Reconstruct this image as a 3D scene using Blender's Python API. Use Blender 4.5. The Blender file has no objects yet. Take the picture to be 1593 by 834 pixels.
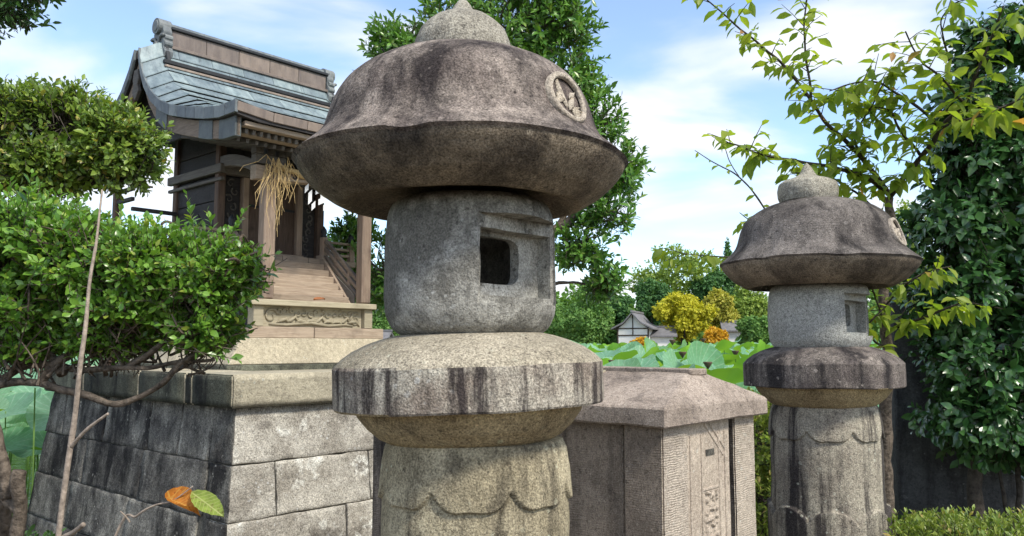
import bpy, bmesh, math, random
import numpy as np
from mathutils import Vector, Matrix, noise

# ------------------------------------------------------------------ camera
F, CX, CY, EYE = 1265.0, 796.5, 417.0, 1.55          # focal length in photo pixels, image centre, eye height
PITCH = math.atan(123.0 / F)                          # horizon lies 123 px under the centre
sc = bpy.context.scene
col = sc.collection
cam_d = bpy.data.cameras.new("camera")
cam_d.sensor_width = 36.0
cam_d.lens = 36.0 * F / 1593.0
cam_d.clip_start = 0.05
cam_d.clip_end = 2000.0
cam = bpy.data.objects.new("camera", cam_d)
cam.location = (0, 0, EYE)
cam.rotation_euler = (math.pi / 2 + PITCH, 0, 0)
col.objects.link(cam)
sc.camera = cam

# ------------------------------------------------------------------ sky, sun, exposure
SUN_AZ = math.radians(136)       # clockwise from +Y (view direction)
SUN_EL = math.radians(48)
world = bpy.data.worlds.new("World")
sc.world = world
world.use_nodes = True
nt = world.node_tree
nt.nodes.clear()
wo = nt.nodes.new("ShaderNodeOutputWorld")
bg = nt.nodes.new("ShaderNodeBackground")
bg.inputs["Strength"].default_value = 0.13
sky = nt.nodes.new("ShaderNodeTexSky")
sky.sky_type = 'NISHITA'
sky.sun_disc = False
sky.sun_elevation = SUN_EL
sky.sun_rotation = SUN_AZ
sky.air_density = 1.0
sky.dust_density = 0.3
sky.ozone_density = 3.0
tc = nt.nodes.new("ShaderNodeTexCoord")
sep = nt.nodes.new("ShaderNodeSeparateXYZ")
nt.links.new(tc.outputs["Generated"], sep.inputs[0])
dz = nt.nodes.new("ShaderNodeMath"); dz.operation = 'ADD'; dz.inputs[1].default_value = 0.22
nt.links.new(sep.outputs["Z"], dz.inputs[0])
dzm = nt.nodes.new("ShaderNodeMath"); dzm.operation = 'MAXIMUM'; dzm.inputs[1].default_value = 0.05
nt.links.new(dz.outputs[0], dzm.inputs[0])
dx = nt.nodes.new("ShaderNodeMath"); dx.operation = 'DIVIDE'
dy = nt.nodes.new("ShaderNodeMath"); dy.operation = 'DIVIDE'
nt.links.new(sep.outputs["X"], dx.inputs[0]); nt.links.new(dzm.outputs[0], dx.inputs[1])
nt.links.new(sep.outputs["Y"], dy.inputs[0]); nt.links.new(dzm.outputs[0], dy.inputs[1])
cmb = nt.nodes.new("ShaderNodeCombineXYZ")
nt.links.new(dx.outputs[0], cmb.inputs[0]); nt.links.new(dy.outputs[0], cmb.inputs[1])
mp = nt.nodes.new("ShaderNodeMapping")
mp.inputs["Location"].default_value = (1.3, 0.35, 4.0)
mp.inputs["Rotation"].default_value = (0, 0, 0.5)
mp.inputs["Scale"].default_value = (0.9, 1.25, 1)
nt.links.new(cmb.outputs[0], mp.inputs[0])
cn = nt.nodes.new("ShaderNodeTexNoise")
cn.inputs["Scale"].default_value = 1.35
cn.inputs["Detail"].default_value = 9
cn.inputs["Roughness"].default_value = 0.45
cn.inputs["Distortion"].default_value = 0.35
nt.links.new(mp.outputs[0], cn.inputs["Vector"])
cr = nt.nodes.new("ShaderNodeValToRGB")
cr.color_ramp.interpolation = 'EASE'
cr.color_ramp.elements[0].position = 0.44; cr.color_ramp.elements[0].color = (0.03, 0.03, 0.03, 1)
cr.color_ramp.elements[1].position = 0.585; cr.color_ramp.elements[1].color = (0.93, 0.93, 0.93, 1)
nt.links.new(cn.outputs["Fac"], cr.inputs[0])
hz = nt.nodes.new("ShaderNodeMixRGB"); hz.blend_type = 'ADD'; hz.inputs[0].default_value = 1.0
hz.inputs[2].default_value = (0.15, 0.12, 0.05, 1)      # thin high haze that whitens the blue
nt.links.new(sky.outputs[0], hz.inputs[1])
mixw = nt.nodes.new("ShaderNodeMixRGB")
nt.links.new(cr.outputs[0], mixw.inputs[0])
nt.links.new(hz.outputs[0], mixw.inputs[1])
mixw.inputs[2].default_value = (4.0, 4.1, 4.3, 1)
nt.links.new(mixw.outputs[0], bg.inputs[0])
nt.links.new(bg.outputs[0], wo.inputs[0])

sun_d = bpy.data.lights.new("sun", 'SUN')
sun_d.energy = 2.0
sun_d.angle = math.radians(9)
sun_d.color = (1.0, 0.94, 0.82)
sun = bpy.data.objects.new("sun", sun_d)
sv = Vector((math.sin(SUN_AZ) * math.cos(SUN_EL), math.cos(SUN_AZ) * math.cos(SUN_EL), math.sin(SUN_EL)))
sun.rotation_euler = sv.to_track_quat('Z', 'Y').to_euler()
sun.location = sv * 30
col.objects.link(sun)
sc.view_settings.view_transform = 'Standard'
sc.view_settings.look = 'None'
sc.view_settings.gamma = 1.0
sc.view_settings.exposure = 1.12
sc.render.engine = 'CYCLES'
sc.cycles.max_bounces = 6
sc.cycles.transparent_max_bounces = 6

# ------------------------------------------------------------------ helpers
def ray(x, y):
    a = (x - CX) / F; b = (CY - y) / F
    return np.array([a, math.cos(PITCH) - b * math.sin(PITCH), math.sin(PITCH) + b * math.cos(PITCH)])

def pix(x, y, Y):                 # photo pixel at forward distance Y
    r = ray(x, y)
    return Vector((r[0] * Y / r[1], Y, EYE + r[2] * Y / r[1]))

def to_px(P):                     # world points (n,3) -> pixels and forward depth
    P = np.asarray(P, float) - np.array([0, 0, EYE])
    c, s = math.cos(PITCH), math.sin(PITCH)
    dep = P[:, 1] * c + P[:, 2] * s
    up = -P[:, 1] * s + P[:, 2] * c
    dep = np.maximum(dep, 1e-3)
    return CX + F * P[:, 0] / dep, CY - F * up / dep, dep

def tag(o, label=None, cat=None, group=None, kind=None):
    if label: o["label"] = label
    if cat: o["category"] = cat
    if group: o["group"] = group
    if kind: o["kind"] = kind
    return o

def empty(name, loc, rz=0.0, parent=None):
    o = bpy.data.objects.new(name, None)
    o.empty_display_size = 0.05
    o.location = loc
    o.rotation_euler = (0, 0, rz)
    col.objects.link(o)
    if parent: o.parent = parent
    return o

def mesh_data(name, verts, faces, mats, smooth=False, mi=None):
    me = bpy.data.meshes.new(name)
    me.from_pydata([tuple(v) for v in verts], [], [tuple(f) for f in faces])
    for m in (mats if isinstance(mats, (list, tuple)) else [mats]): me.materials.append(m)
    if smooth: me.polygons.foreach_set("use_smooth", [True] * len(me.polygons))
    if mi is not None: me.polygons.foreach_set("material_index", mi)
    me.update()
    return me

def link(name, me, parent=None, loc=(0, 0, 0)):
    o = bpy.data.objects.new(name, me)
    o.location = loc
    col.objects.link(o)
    if parent: o.parent = parent
    return o

class MB:
    """collects shapes that make up ONE mesh"""
    def __init__(s): s.v = []; s.f = []
    def add(s, v, f):
        n = len(s.v); s.v += [Vector(p) for p in v]; s.f += [tuple(i + n for i in q) for q in f]; return s
    def hexa(s, p):               # 8 corners: bottom 4 ccw, top 4 ccw
        return s.add(p, [(3, 2, 1, 0), (4, 5, 6, 7), (0, 1, 5, 4), (1, 2, 6, 5), (2, 3, 7, 6), (3, 0, 4, 7)])
    def box(s, x0, x1, y0, y1, z0, z1):
        return s.hexa([(x0, y0, z0), (x1, y0, z0), (x1, y1, z0), (x0, y1, z0), (x0, y0, z1), (x1, y0, z1), (x1, y1, z1), (x0, y1, z1)])
    def bar(s, a, b, w, h, up=(0, 0, 1)):      # rectangular bar from a to b
        a = Vector(a); b = Vector(b); d = (b - a).normalized(); up = Vector(up)
        sd = d.cross(up)
        if sd.length < 1e-4: sd = d.cross(Vector((0, 1, 0)))
        sd.normalize(); un = sd.cross(d).normalized()
        c = [(-1, -1), (1, -1), (1, 1), (-1, 1)]
        p = [a + sd * (w / 2 * i) + un * (h / 2 * j) for i, j in c] + [b + sd * (w / 2 * i) + un * (h / 2 * j) for i, j in c]
        return s.add(p, [(0, 1, 2, 3), (7, 6, 5, 4), (0, 4, 5, 1), (1, 5, 6, 2), (2, 6, 7, 3), (3, 7, 4, 0)])
    def tube(s, pts, rad, n=8, cap=True):
        pts = [Vector(p) for p in pts]; k = len(pts)
        if not isinstance(rad, (list, tuple)): rad = [rad] * k
        v = []; f = []
        ref = Vector((0.31, 0.2, 0.93))
        for i in range(k):
            d = (pts[min(i + 1, k - 1)] - pts[max(i - 1, 0)])
            d = d.normalized() if d.length > 1e-9 else Vector((0, 0, 1))
            sd = d.cross(ref)
            if sd.length < 0.05: sd = d.cross(Vector((1, 0, 0)))
            sd.normalize(); un = sd.cross(d)
            for j in range(n):
                t = 2 * math.pi * j / n
                v.append(pts[i] + (sd * math.cos(t) + un * math.sin(t)) * rad[i])
        for i in range(k - 1):
            for j in range(n):
                a = i * n + j; b = i * n + (j + 1) % n
                f.append((a, b, b + n, a + n))
        if cap:
            f.append(tuple(range(n - 1, -1, -1))); f.append(tuple((k - 1) * n + j for j in range(n)))
        return s.add(v, f)
    def prism(s, outline, axis, a, b):         # outline: 2D points in the plane across axis ('x','y','z')
        n = len(outline)
        def P(p, t):
            return {'x': (t, p[0], p[1]), 'y': (p[0], t, p[1]), 'z': (p[0], p[1], t)}[axis]
        v = [P(p, a) for p in outline] + [P(p, b) for p in outline]
        f = [tuple(range(n - 1, -1, -1)), tuple(range(n, 2 * n))] + [(i, (i + 1) % n, (i + 1) % n + n, i + n) for i in range(n)]
        return s.add(v, f)
    def lathe(s, prof, n=24, c=(0, 0, 0)):     # prof: (r,z) from bottom to top
        v = []; f = []
        for r, z in prof:
            for j in range(n):
                t = 2 * math.pi * j / n
                v.append((c[0] + r * math.cos(t), c[1] + r * math.sin(t), c[2] + z))
        for i in range(len(prof) - 1):
            for j in range(n):
                a = i * n + j; b = i * n + (j + 1) % n
                f.append((a, b, b + n, a + n))
        f.append(tuple(range(n - 1, -1, -1))); f.append(tuple((len(prof) - 1) * n + j for j in range(n)))
        return s.add(v, f)
    def build(s, name, mat, parent=None, smooth=False, bevel=0.0, sub=0, rough=0.0, label=None, seed=0):
        me = mesh_data(name, s.v, s.f, mat, smooth)
        bm = bmesh.new(); bm.from_mesh(me)
        bmesh.ops.recalc_face_normals(bm, faces=bm.faces)
        if bevel: bmesh.ops.bevel(bm, geom=list(bm.edges), offset=bevel, segments=1, affect='EDGES', profile=0.5)
        if sub:
            bmesh.ops.subdivide_edges(bm, edges=list(bm.edges), cuts=sub, use_grid_fill=True)
        if rough:
            for w in bm.verts:
                w.co += noise.noise_vector(w.co * 14 + Vector((seed, 3, 7))) * rough
        bm.to_mesh(me); bm.free(); me.update()
        if label: pass
        o = link(name, me, parent)
        if label: o["label"] = label
        return o

def smoothstep(a, b, x):
    t = min(1, max(0, (x - a) / (b - a))); return t * t * (3 - 2 * t)

# ------------------------------------------------------------------ materials
def new_mat(name):
    m = bpy.data.materials.new(name); m.use_nodes = True
    n = m.node_tree; n.nodes.clear()
    out = n.nodes.new("ShaderNodeOutputMaterial"); p = n.nodes.new("ShaderNodeBsdfPrincipled")
    n.links.new(p.outputs[0], out.inputs[0])
    p.inputs["Specular IOR Level"].default_value = 0.3
    return m, n, p, out

def N(n, t, **kw):
    q = n.nodes.new(t)
    for k, v in kw.items():
        if hasattr(q, k): setattr(q, k, v)
        else: q.inputs[k].default_value = v
    return q

def coords(n, amount=17.0):
    t = N(n, "ShaderNodeTexCoord"); oi = N(n, "ShaderNodeObjectInfo")
    mu = N(n, "ShaderNodeMath", operation='MULTIPLY'); mu.inputs[1].default_value = amount
    n.links.new(oi.outputs["Random"], mu.inputs[0])
    ad = N(n, "ShaderNodeVectorMath", operation='ADD')
    n.links.new(t.outputs["Object"], ad.inputs[0]); n.links.new(mu.outputs[0], ad.inputs[1])
    return ad.outputs[0], oi.outputs["Random"]

def nz(n, vec, scale, detail=4, rough=0.55, stretch=None, dist=0.0):
    if stretch:
        mpn = N(n, "ShaderNodeMapping"); mpn.inputs["Scale"].default_value = stretch
        n.links.new(vec, mpn.inputs[0]); vec = mpn.outputs[0]
    q = N(n, "ShaderNodeTexNoise"); q.inputs["Scale"].default_value = scale
    q.inputs["Detail"].default_value = detail; q.inputs["Roughness"].default_value = rough
    q.inputs["Distortion"].default_value = dist
    n.links.new(vec, q.inputs["Vector"]); return q.outputs["Fac"]

def ramp(n, fac, a, b, c0=(0, 0, 0, 1), c1=(1, 1, 1, 1)):
    r = N(n, "ShaderNodeValToRGB")
    r.color_ramp.elements[0].position = a; r.color_ramp.elements[1].position = b
    r.color_ramp.elements[0].color = c0; r.color_ramp.elements[1].color = c1
    n.links.new(fac, r.inputs[0]); return r.outputs[0]

def mix(n, fac, a, b, mode='MIX'):
    q = N(n, "ShaderNodeMixRGB", blend_type=mode)
    for i, s in ((0, fac), (1, a), (2, b)):
        if hasattr(s, "is_linked"): n.links.new(s, q.inputs[i])
        elif i == 0: q.inputs[0].default_value = s
        else: q.inputs[i].default_value = (*s, 1)
    return q.outputs[0]

def bump(n, p, hs, dist=0.01, strength=1.0):
    prev = None
    for h, d in hs:
        b = N(n, "ShaderNodeBump"); b.inputs["Distance"].default_value = d; b.inputs["Strength"].default_value = strength
        n.links.new(h, b.inputs["Height"])
        if prev: n.links.new(prev, b.inputs["Normal"])
        prev = b.outputs[0]
    n.links.new(prev, p.inputs["Normal"])

def stone(name, light, mid, dark, patch=(0.38, 0.62), stain=(0.5, 0.68), stain_scale=2.2, streak=(4, 4, 0.7), grain=210, gr=(0.46, 1.5),
          tone=0.25, bumps=(0.006, 0.0035), tool=None, lichen=None, stain_amt=0.9, spots=0.6):
    m, n, p, out = new_mat(name)
    vec, rnd = coords(n)
    c = mix(n, ramp(n, nz(n, vec, 5.5, 8, 0.62), *patch), mid, light)
    st = ramp(n, nz(n, vec, stain_scale, 9, 0.68, streak, 0.3), *stain)
    sm = N(n, "ShaderNodeMath", operation='MULTIPLY'); sm.inputs[1].default_value = stain_amt
    n.links.new(st, sm.inputs[0])
    c = mix(n, sm.outputs[0], c, dark)
    if lichen:
        c = mix(n, ramp(n, nz(n, vec, 9, 6, 0.6), 0.58, 0.66), c, lichen)
    vo = N(n, "ShaderNodeTexVoronoi"); vo.inputs["Scale"].default_value = 34.0; vo.inputs["Randomness"].default_value = 1.0
    vd = nz(n, vec, 20, 3, 0.6); va = N(n, "ShaderNodeVectorMath", operation='SCALE'); va.inputs["Scale"].default_value = 1.0
    n.links.new(vec, va.inputs[0]); n.links.new(va.outputs[0], vo.inputs["Vector"])
    vsum = N(n, "ShaderNodeMath", operation='ADD'); n.links.new(vo.outputs["Distance"], vsum.inputs[0]); n.links.new(vd, vsum.inputs[1])
    sp_m = ramp(n, vsum.outputs[0], 0.60, 0.68, (1, 1, 1, 1), (0, 0, 0, 1))
    sp_m = mix(n, 1.0, sp_m, ramp(n, nz(n, vec, 3.7, 4, 0.6), 0.46, 0.60), 'MULTIPLY')
    c = mix(n, mix(n, spots, (0, 0, 0), sp_m), c, tuple(min(0.55, q * 1.25 + 0.06) for q in light))
    pit = ramp(n, nz(n, vec, 70, 2, 0.5), 0.62, 0.70)
    c = mix(n, mix(n, 0.55, (0, 0, 0), pit), c, dark)
    g = nz(n, vec, grain, 3, 0.7)
    gcol = ramp(n, g, 0.34, 0.66, (gr[0],) * 3 + (1,), (gr[1],) * 3 + (1,))
    c = mix(n, 1.0, c, gcol, 'MULTIPLY')
    g2 = nz(n, vec, grain * 0.28, 3, 0.6)
    c = mix(n, 0.6, c, ramp(n, g2, 0.35, 0.65, (0.72,) * 3 + (1,), (1.2,) * 3 + (1,)), 'MULTIPLY')
    # each piece a touch lighter or darker
    lo, hi = 1 - tone, 1 + tone
    c = mix(n, 1.0, c, ramp(n, rnd, 0, 1, (lo, lo, lo, 1), (hi, hi, hi * 0.98, 1)), 'MULTIPLY')
    n.links.new(c, p.inputs["Base Color"])
    p.inputs["Roughness"].default_value = 0.93
    p.inputs["Specular IOR Level"].default_value = 0.15
    hs = [(nz(n, vec, 45, 6, 0.65), bumps[0]), (g, bumps[1])]
    if tool:
        w = N(n, "ShaderNodeTexWave", wave_type='BANDS', bands_direction='Z')
        w.inputs["Scale"].default_value = tool[0]; w.inputs["Distortion"].default_value = 5.0
        w.inputs["Detail"].default_value = 2; w.inputs["Detail Scale"].default_value = 0.6
        n.links.new(vec, w.inputs["Vector"]); hs.append((mix(n, ramp(n, nz(n, vec, 7, 4, 0.6), 0.35, 0.65), (0.5, 0.5, 0.5), w.outputs["Color"]), tool[1]))
    bump(n, p, hs)
    return m

def wood(name, a, b, dark, axis='x', scale=9, rough=0.75, tone=0.2):
    m, n, p, out = new_mat(name)
    vec, rnd = coords(n)
    stv = {'x': (0.7, 9, 9), 'y': (9, 0.7, 9), 'z': (9, 9, 0.7)}[axis]
    g = nz(n, vec, scale, 7, 0.65, stv, 0.6)
    c = mix(n, ramp(n, g, 0.32, 0.68), b, a)
    c = mix(n, ramp(n, nz(n, vec, 4, 6, 0.6, tuple(0.6 + 0.3 * q for q in (1, 1, 1))), 0.55, 0.75), c, dark)
    lo, hi = 1 - tone, 1 + tone
    c = mix(n, 1.0, c, ramp(n, rnd, 0, 1, (lo, lo, lo, 1), (hi, hi, hi, 1)), 'MULTIPLY')
    n.links.new(c, p.inputs["Base Color"]); p.inputs["Roughness"].default_value = rough
    bump(n, p, [(g, 0.003)])
    return m

def leaf_mat(name, top, top2, back, trans=0.35, rough=0.38, spec=0.5, accent=None, accent_amt=0.04):
    m, n, p, out = new_mat(name)
    at = N(n, "ShaderNodeAttribute"); at.attribute_name = "rnd"
    oi = N(n, "ShaderNodeObjectInfo")
    ad = N(n, "ShaderNodeMath", operation='ADD'); n.links.new(at.outputs["Fac"], ad.inputs[0]); n.links.new(oi.outputs["Random"], ad.inputs[1])
    fr = N(n, "ShaderNodeMath", operation='FRACT'); n.links.new(ad.outputs[0], fr.inputs[0])
    c = mix(n, fr.outputs[0], top, top2)
    if accent:
        c = mix(n, ramp(n, fr.outputs[0], 1 - accent_amt - 0.002, 1 - accent_amt), c, accent)
    geo = N(n, "ShaderNodeNewGeometry")
    c2 = mix(n, geo.outputs["Backfacing"], c, mix(n, 0.6, c, back))
    n.links.new(c2, p.inputs["Base Color"])
    p.inputs["Roughness"].default_value = rough
    p.inputs["Specular IOR Level"].default_value = spec
    tr = N(n, "ShaderNodeBsdfTranslucent")
    n.links.new(mix(n, 1.0, c, (1.25, 1.3, 0.55), 'MULTIPLY'), tr.inputs[0])
    ms = N(n, "ShaderNodeMixShader"); ms.inputs[0].default_value = trans
    n.links.new(p.outputs[0], ms.inputs[1]); n.links.new(tr.outputs[0], ms.inputs[2])
    n.links.new(ms.outputs[0], out.inputs[0])
    return m

def plain(name, colr, rough=0.7, spec=0.3, var=0.25, scale=12, metal=0.0, bumpd=0.002, tone=0.12):
    m, n, p, out = new_mat(name)
    vec, rnd = coords(n)
    g = nz(n, vec, scale, 6, 0.62)
    c = mix(n, 1.0, colr, ramp(n, g, 0.3, 0.7, (1 - var,) * 3 + (1,), (1 + var,) * 3 + (1,)), 'MULTIPLY')
    lo, hi = 1 - tone, 1 + tone
    c = mix(n, 1.0, c, ramp(n, rnd, 0, 1, (lo,) * 3 + (1,), (hi,) * 3 + (1,)), 'MULTIPLY')
    n.links.new(c, p.inputs["Base Color"]); p.inputs["Roughness"].default_value = rough
    p.inputs["Specular IOR Level"].default_value = spec; p.inputs["Metallic"].default_value = metal
    if bumpd: bump(n, p, [(g, bumpd)])
    return m

def copper(name, a, b, stainc):
    m, n, p, out = new_mat(name)
    vec, rnd = coords(n)
    c = mix(n, ramp(n, nz(n, vec, 14, 7, 0.65, (1, 1, 0.6)), 0.35, 0.65), a, b)
    c = mix(n, ramp(n, nz(n, vec, 30, 5, 0.7, (1, 0.3, 0.3)), 0.56, 0.72), c, stainc)
    c = mix(n, 1.0, c, ramp(n, rnd, 0, 1, (0.68, 0.70, 0.74, 1), (1.22, 1.20, 1.14, 1)), 'MULTIPLY')
    c = mix(n, 0.7, c, ramp(n, nz(n, vec, 6, 6, 0.7, (3, 0.6, 0.6)), 0.35, 0.65, (0.62, 0.62, 0.66, 1), (1.15, 1.15, 1.12, 1)), 'MULTIPLY')
    n.links.new(c, p.inputs["Base Color"]); p.inputs["Roughness"].default_value = 0.55; p.inputs["Specular IOR Level"].default_value = 0.4
    bump(n, p, [(nz(n, vec, 25, 4, 0.5), 0.0015)])
    return m

def veined_leaf(name, colr, vein, spot, trans=0.4):
    m = leaf_mat(name, colr, colr, colr, trans, 0.5, 0.3)
    n = m.node_tree; p = [q for q in n.nodes if q.type == 'BSDF_PRINCIPLED'][0]; tr = [q for q in n.nodes if q.type == 'BSDF_TRANSLUCENT'][0]
    t = N(n, "ShaderNodeTexCoord"); sp = N(n, "ShaderNodeSeparateXYZ"); n.links.new(t.outputs["Object"], sp.inputs[0])
    ab = N(n, "ShaderNodeMath", operation='ABSOLUTE'); n.links.new(sp.outputs[1], ab.inputs[0])
    mid = ramp(n, ab.outputs[0], 0.006, 0.018, (1, 1, 1, 1), (0, 0, 0, 1))
    k = N(n, "ShaderNodeMath", operation='MULTIPLY'); k.inputs[1].default_value = 0.8; n.links.new(ab.outputs[0], k.inputs[0])
    s = N(n, "ShaderNodeMath", operation='SUBTRACT'); n.links.new(sp.outputs[0], s.inputs[0]); n.links.new(k.outputs[0], s.inputs[1])
    q = N(n, "ShaderNodeMath", operation='PINGPONG'); q.inputs[1].default_value = 0.05; n.links.new(s.outputs[0], q.inputs[0])
    sv_ = ramp(n, q.outputs[0], 0.003, 0.012, (0.7, 0.7, 0.7, 1), (0, 0, 0, 1))
    c = mix(n, 1.0, colr, ramp(n, nz(n, t.outputs["Object"], 5, 5, 0.6), 0.3, 0.7, (0.65, 0.65, 0.65, 1), (1.25, 1.25, 1.25, 1)), 'MULTIPLY')
    c = mix(n, ramp(n, nz(n, t.outputs["Object"], 9, 5, 0.7), 0.57, 0.66), c, spot)
    c = mix(n, sv_, c, vein); c = mix(n, mid, c, vein)
    n.links.new(c, p.inputs["Base Color"]); n.links.new(c, tr.inputs[0])
    return m

M = {}
M['roof_stone'] = stone("weathered_brown_stone", (0.36, 0.305, 0.27), (0.15, 0.122, 0.112), (0.022, 0.018, 0.02), patch=(0.40, 0.62), stain=(0.40, 0.58), streak=(2.6, 2.6, 0.8), spots=0.3, tool=(30, 0.0005), tone=0.06)
M['shaded_under_stone'] = stone("shaded_mottled_underside", (0.27, 0.22, 0.165), (0.15, 0.12, 0.092), (0.03, 0.026, 0.024), patch=(0.40, 0.62), stain=(0.47, 0.64), streak=(1.6, 1.6, 1.6), tone=0.04)  # staining plus the shade below the cap rim, both put into the colour
M['jewel_stone'] = stone("pale_jewel_stone", (0.42, 0.39, 0.33), (0.27, 0.25, 0.21), (0.11, 0.10, 0.09), stain=(0.56, 0.75), tone=0.06, bumps=(0.009, 0.004))
M['box_stone'] = stone("grey_firebox_stone", (0.43, 0.415, 0.375), (0.185, 0.177, 0.158), (0.05, 0.047, 0.044), gr=(0.58, 1.38), patch=(0.44, 0.56), stain=(0.53, 0.70), streak=(3, 3, 1.2), lichen=(0.44, 0.43, 0.40), tone=0.06)
M['tray_stone'] = stone("streaked_tray_stone", (0.50, 0.46, 0.39), (0.26, 0.215, 0.18), (0.032, 0.025, 0.027), patch=(0.4, 0.6), stain=(0.46, 0.58), stain_scale=3.0, streak=(5, 5, 0.55), tone=0.06)
M['dome_stone'] = stone("buff_dome_stone", (0.44, 0.39, 0.31), (0.30, 0.265, 0.205), (0.10, 0.082, 0.07), stain=(0.55, 0.74), streak=(2, 2, 2), tone=0.05)
M['ochre_stone'] = stone("ochre_stone", (0.48, 0.385, 0.24), (0.31, 0.24, 0.145), (0.09, 0.07, 0.05), stain=(0.52, 0.72), streak=(3, 3, 1.5), tone=0.06)
M['shaft_stone'] = stone("yellowed_shaft_stone", (0.47, 0.41, 0.29), (0.28, 0.24, 0.165), (0.05, 0.042, 0.034), stain=(0.50, 0.66), stain_scale=2.6, streak=(4.5, 4.5, 0.5), tone=0.06)
M['box_stone2'] = stone("clean_grey_stone", (0.40, 0.40, 0.38), (0.30, 0.30, 0.285), (0.12, 0.12, 0.115), stain=(0.6, 0.8), tone=0.06)
M['roof_stone2'] = stone("dark_grey_stone", (0.22, 0.195, 0.18), (0.10, 0.088, 0.083), (0.022, 0.02, 0.021), stain=(0.45, 0.64), tool=(30, 0.0005), tone=0.06)
M['tray_stone2'] = stone("dark_streaked_stone", (0.30, 0.26, 0.23), (0.125, 0.105, 0.10), (0.022, 0.02, 0.022), stain=(0.42, 0.60), streak=(5, 5, 0.5), tone=0.06)
M['shaft_stone2'] = stone("grey_shaft_stone", (0.44, 0.40, 0.32), (0.28, 0.245, 0.20), (0.032, 0.027, 0.03), stain=(0.47, 0.57), stain_scale=2.0, streak=(4, 4, 0.35), tone=0.06)
M['block'] = stone("pale_ashlar", (0.48, 0.45, 0.40), (0.29, 0.265, 0.23), (0.085, 0.072, 0.062), stain=(0.55, 0.70), streak=(1.3, 1.3, 1.3), grain=150, tone=0.22, lichen=(0.60, 0.585, 0.54))
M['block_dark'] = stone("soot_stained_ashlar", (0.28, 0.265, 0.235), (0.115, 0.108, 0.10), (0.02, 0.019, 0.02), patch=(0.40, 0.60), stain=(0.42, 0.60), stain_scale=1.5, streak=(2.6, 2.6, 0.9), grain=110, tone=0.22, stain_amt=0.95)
M['cornice'] = stone("buff_coping", (0.50, 0.45, 0.34), (0.38, 0.34, 0.26), (0.16, 0.14, 0.11), stain=(0.60, 0.78), grain=150, gr=(0.75, 1.2), tone=0.08)
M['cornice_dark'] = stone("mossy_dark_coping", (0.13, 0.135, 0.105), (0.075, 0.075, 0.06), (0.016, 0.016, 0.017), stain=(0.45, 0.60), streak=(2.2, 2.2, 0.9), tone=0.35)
M['mortar'] = stone("mortar", (0.16, 0.15, 0.13), (0.09, 0.085, 0.075), (0.03, 0.03, 0.03), tone=0.02)
M['buff'] = stone("buff_base_stone", (0.50, 0.44, 0.33), (0.41, 0.36, 0.27), (0.22, 0.19, 0.15), stain=(0.62, 0.8), grain=150, gr=(0.75, 1.2), tone=0.05)
M['post_cap'] = stone("reddish_capstone", (0.42, 0.35, 0.30), (0.28, 0.23, 0.195), (0.09, 0.075, 0.07), gr=(0.6, 1.35), stain=(0.54, 0.72), streak=(2.5, 2.5, 2), tone=0.06)
M['post_face'] = stone("tooled_pale_stone", (0.50, 0.43, 0.36), (0.39, 0.335, 0.28), (0.20, 0.17, 0.15), gr=(0.6, 1.35), stain=(0.62, 0.8), tool=(40, 0.0016), tone=0.06)
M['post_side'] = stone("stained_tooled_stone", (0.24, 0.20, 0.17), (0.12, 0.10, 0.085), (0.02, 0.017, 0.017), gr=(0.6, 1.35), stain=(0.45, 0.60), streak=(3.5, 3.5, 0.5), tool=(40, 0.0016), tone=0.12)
M['slate'] = stone("dark_slate_slab", (0.085, 0.088, 0.09), (0.058, 0.06, 0.063), (0.026, 0.026, 0.029), stain=(0.5, 0.7), grain=90, gr=(0.8, 1.2), tone=0.03, bumps=(0.003, 0.001))
M['post_panel'] = stone("smooth_panel_stone", (0.50, 0.425, 0.35), (0.40, 0.335, 0.275), (0.22, 0.18, 0.15), gr=(0.6, 1.35), stain=(0.6, 0.8), tone=0.04, bumps=(0.003, 0.002))
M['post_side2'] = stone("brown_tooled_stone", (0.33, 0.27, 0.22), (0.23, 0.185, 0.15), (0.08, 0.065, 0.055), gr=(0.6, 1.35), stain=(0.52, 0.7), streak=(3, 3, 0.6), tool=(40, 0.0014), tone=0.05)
M['crest'] = stone("pale_crest_stone", (0.44, 0.385, 0.32), (0.36, 0.31, 0.26), (0.17, 0.14, 0.12), stain=(0.62, 0.8), tone=0.04, bumps=(0.003, 0.002))

M['copper'] = copper("verdigris_copper", (0.155, 0.21, 0.24), (0.28, 0.345, 0.37), (0.09, 0.115, 0.135))
M['copper_edge'] = copper("dull_copper_edge", (0.115, 0.14, 0.155), (0.20, 0.225, 0.235), (0.07, 0.08, 0.09))
M['copper_dark'] = copper("dark_copper_sleeve", (0.065, 0.08, 0.085), (0.12, 0.135, 0.135), (0.035, 0.04, 0.045))
M['ridge_brown'] = copper("brown_ridge_copper", (0.235, 0.185, 0.155), (0.30, 0.24, 0.205), (0.19, 0.16, 0.145))
M['dark_trim'] = plain("dark_metal_trim", (0.03, 0.032, 0.036), 0.5)
M['oni'] = copper("grey_ridge_ornament", (0.16, 0.18, 0.185), (0.27, 0.285, 0.285), (0.08, 0.09, 0.10))
M['wood_x'] = wood("silvered_wood_x", (0.40, 0.32, 0.245), (0.25, 0.19, 0.14), (0.13, 0.10, 0.08), 'x')
M['wood_z'] = wood("silvered_wood_z", (0.36, 0.275, 0.21), (0.22, 0.155, 0.115), (0.12, 0.085, 0.07), 'z')
M['wood_y'] = wood("silvered_wood_y", (0.33, 0.26, 0.20), (0.20, 0.15, 0.115), (0.11, 0.085, 0.07), 'y')
M['pale_wood'] = wood("pale_carved_wood", (0.44, 0.39, 0.28), (0.31, 0.27, 0.19), (0.20, 0.17, 0.12), 'x')
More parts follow.
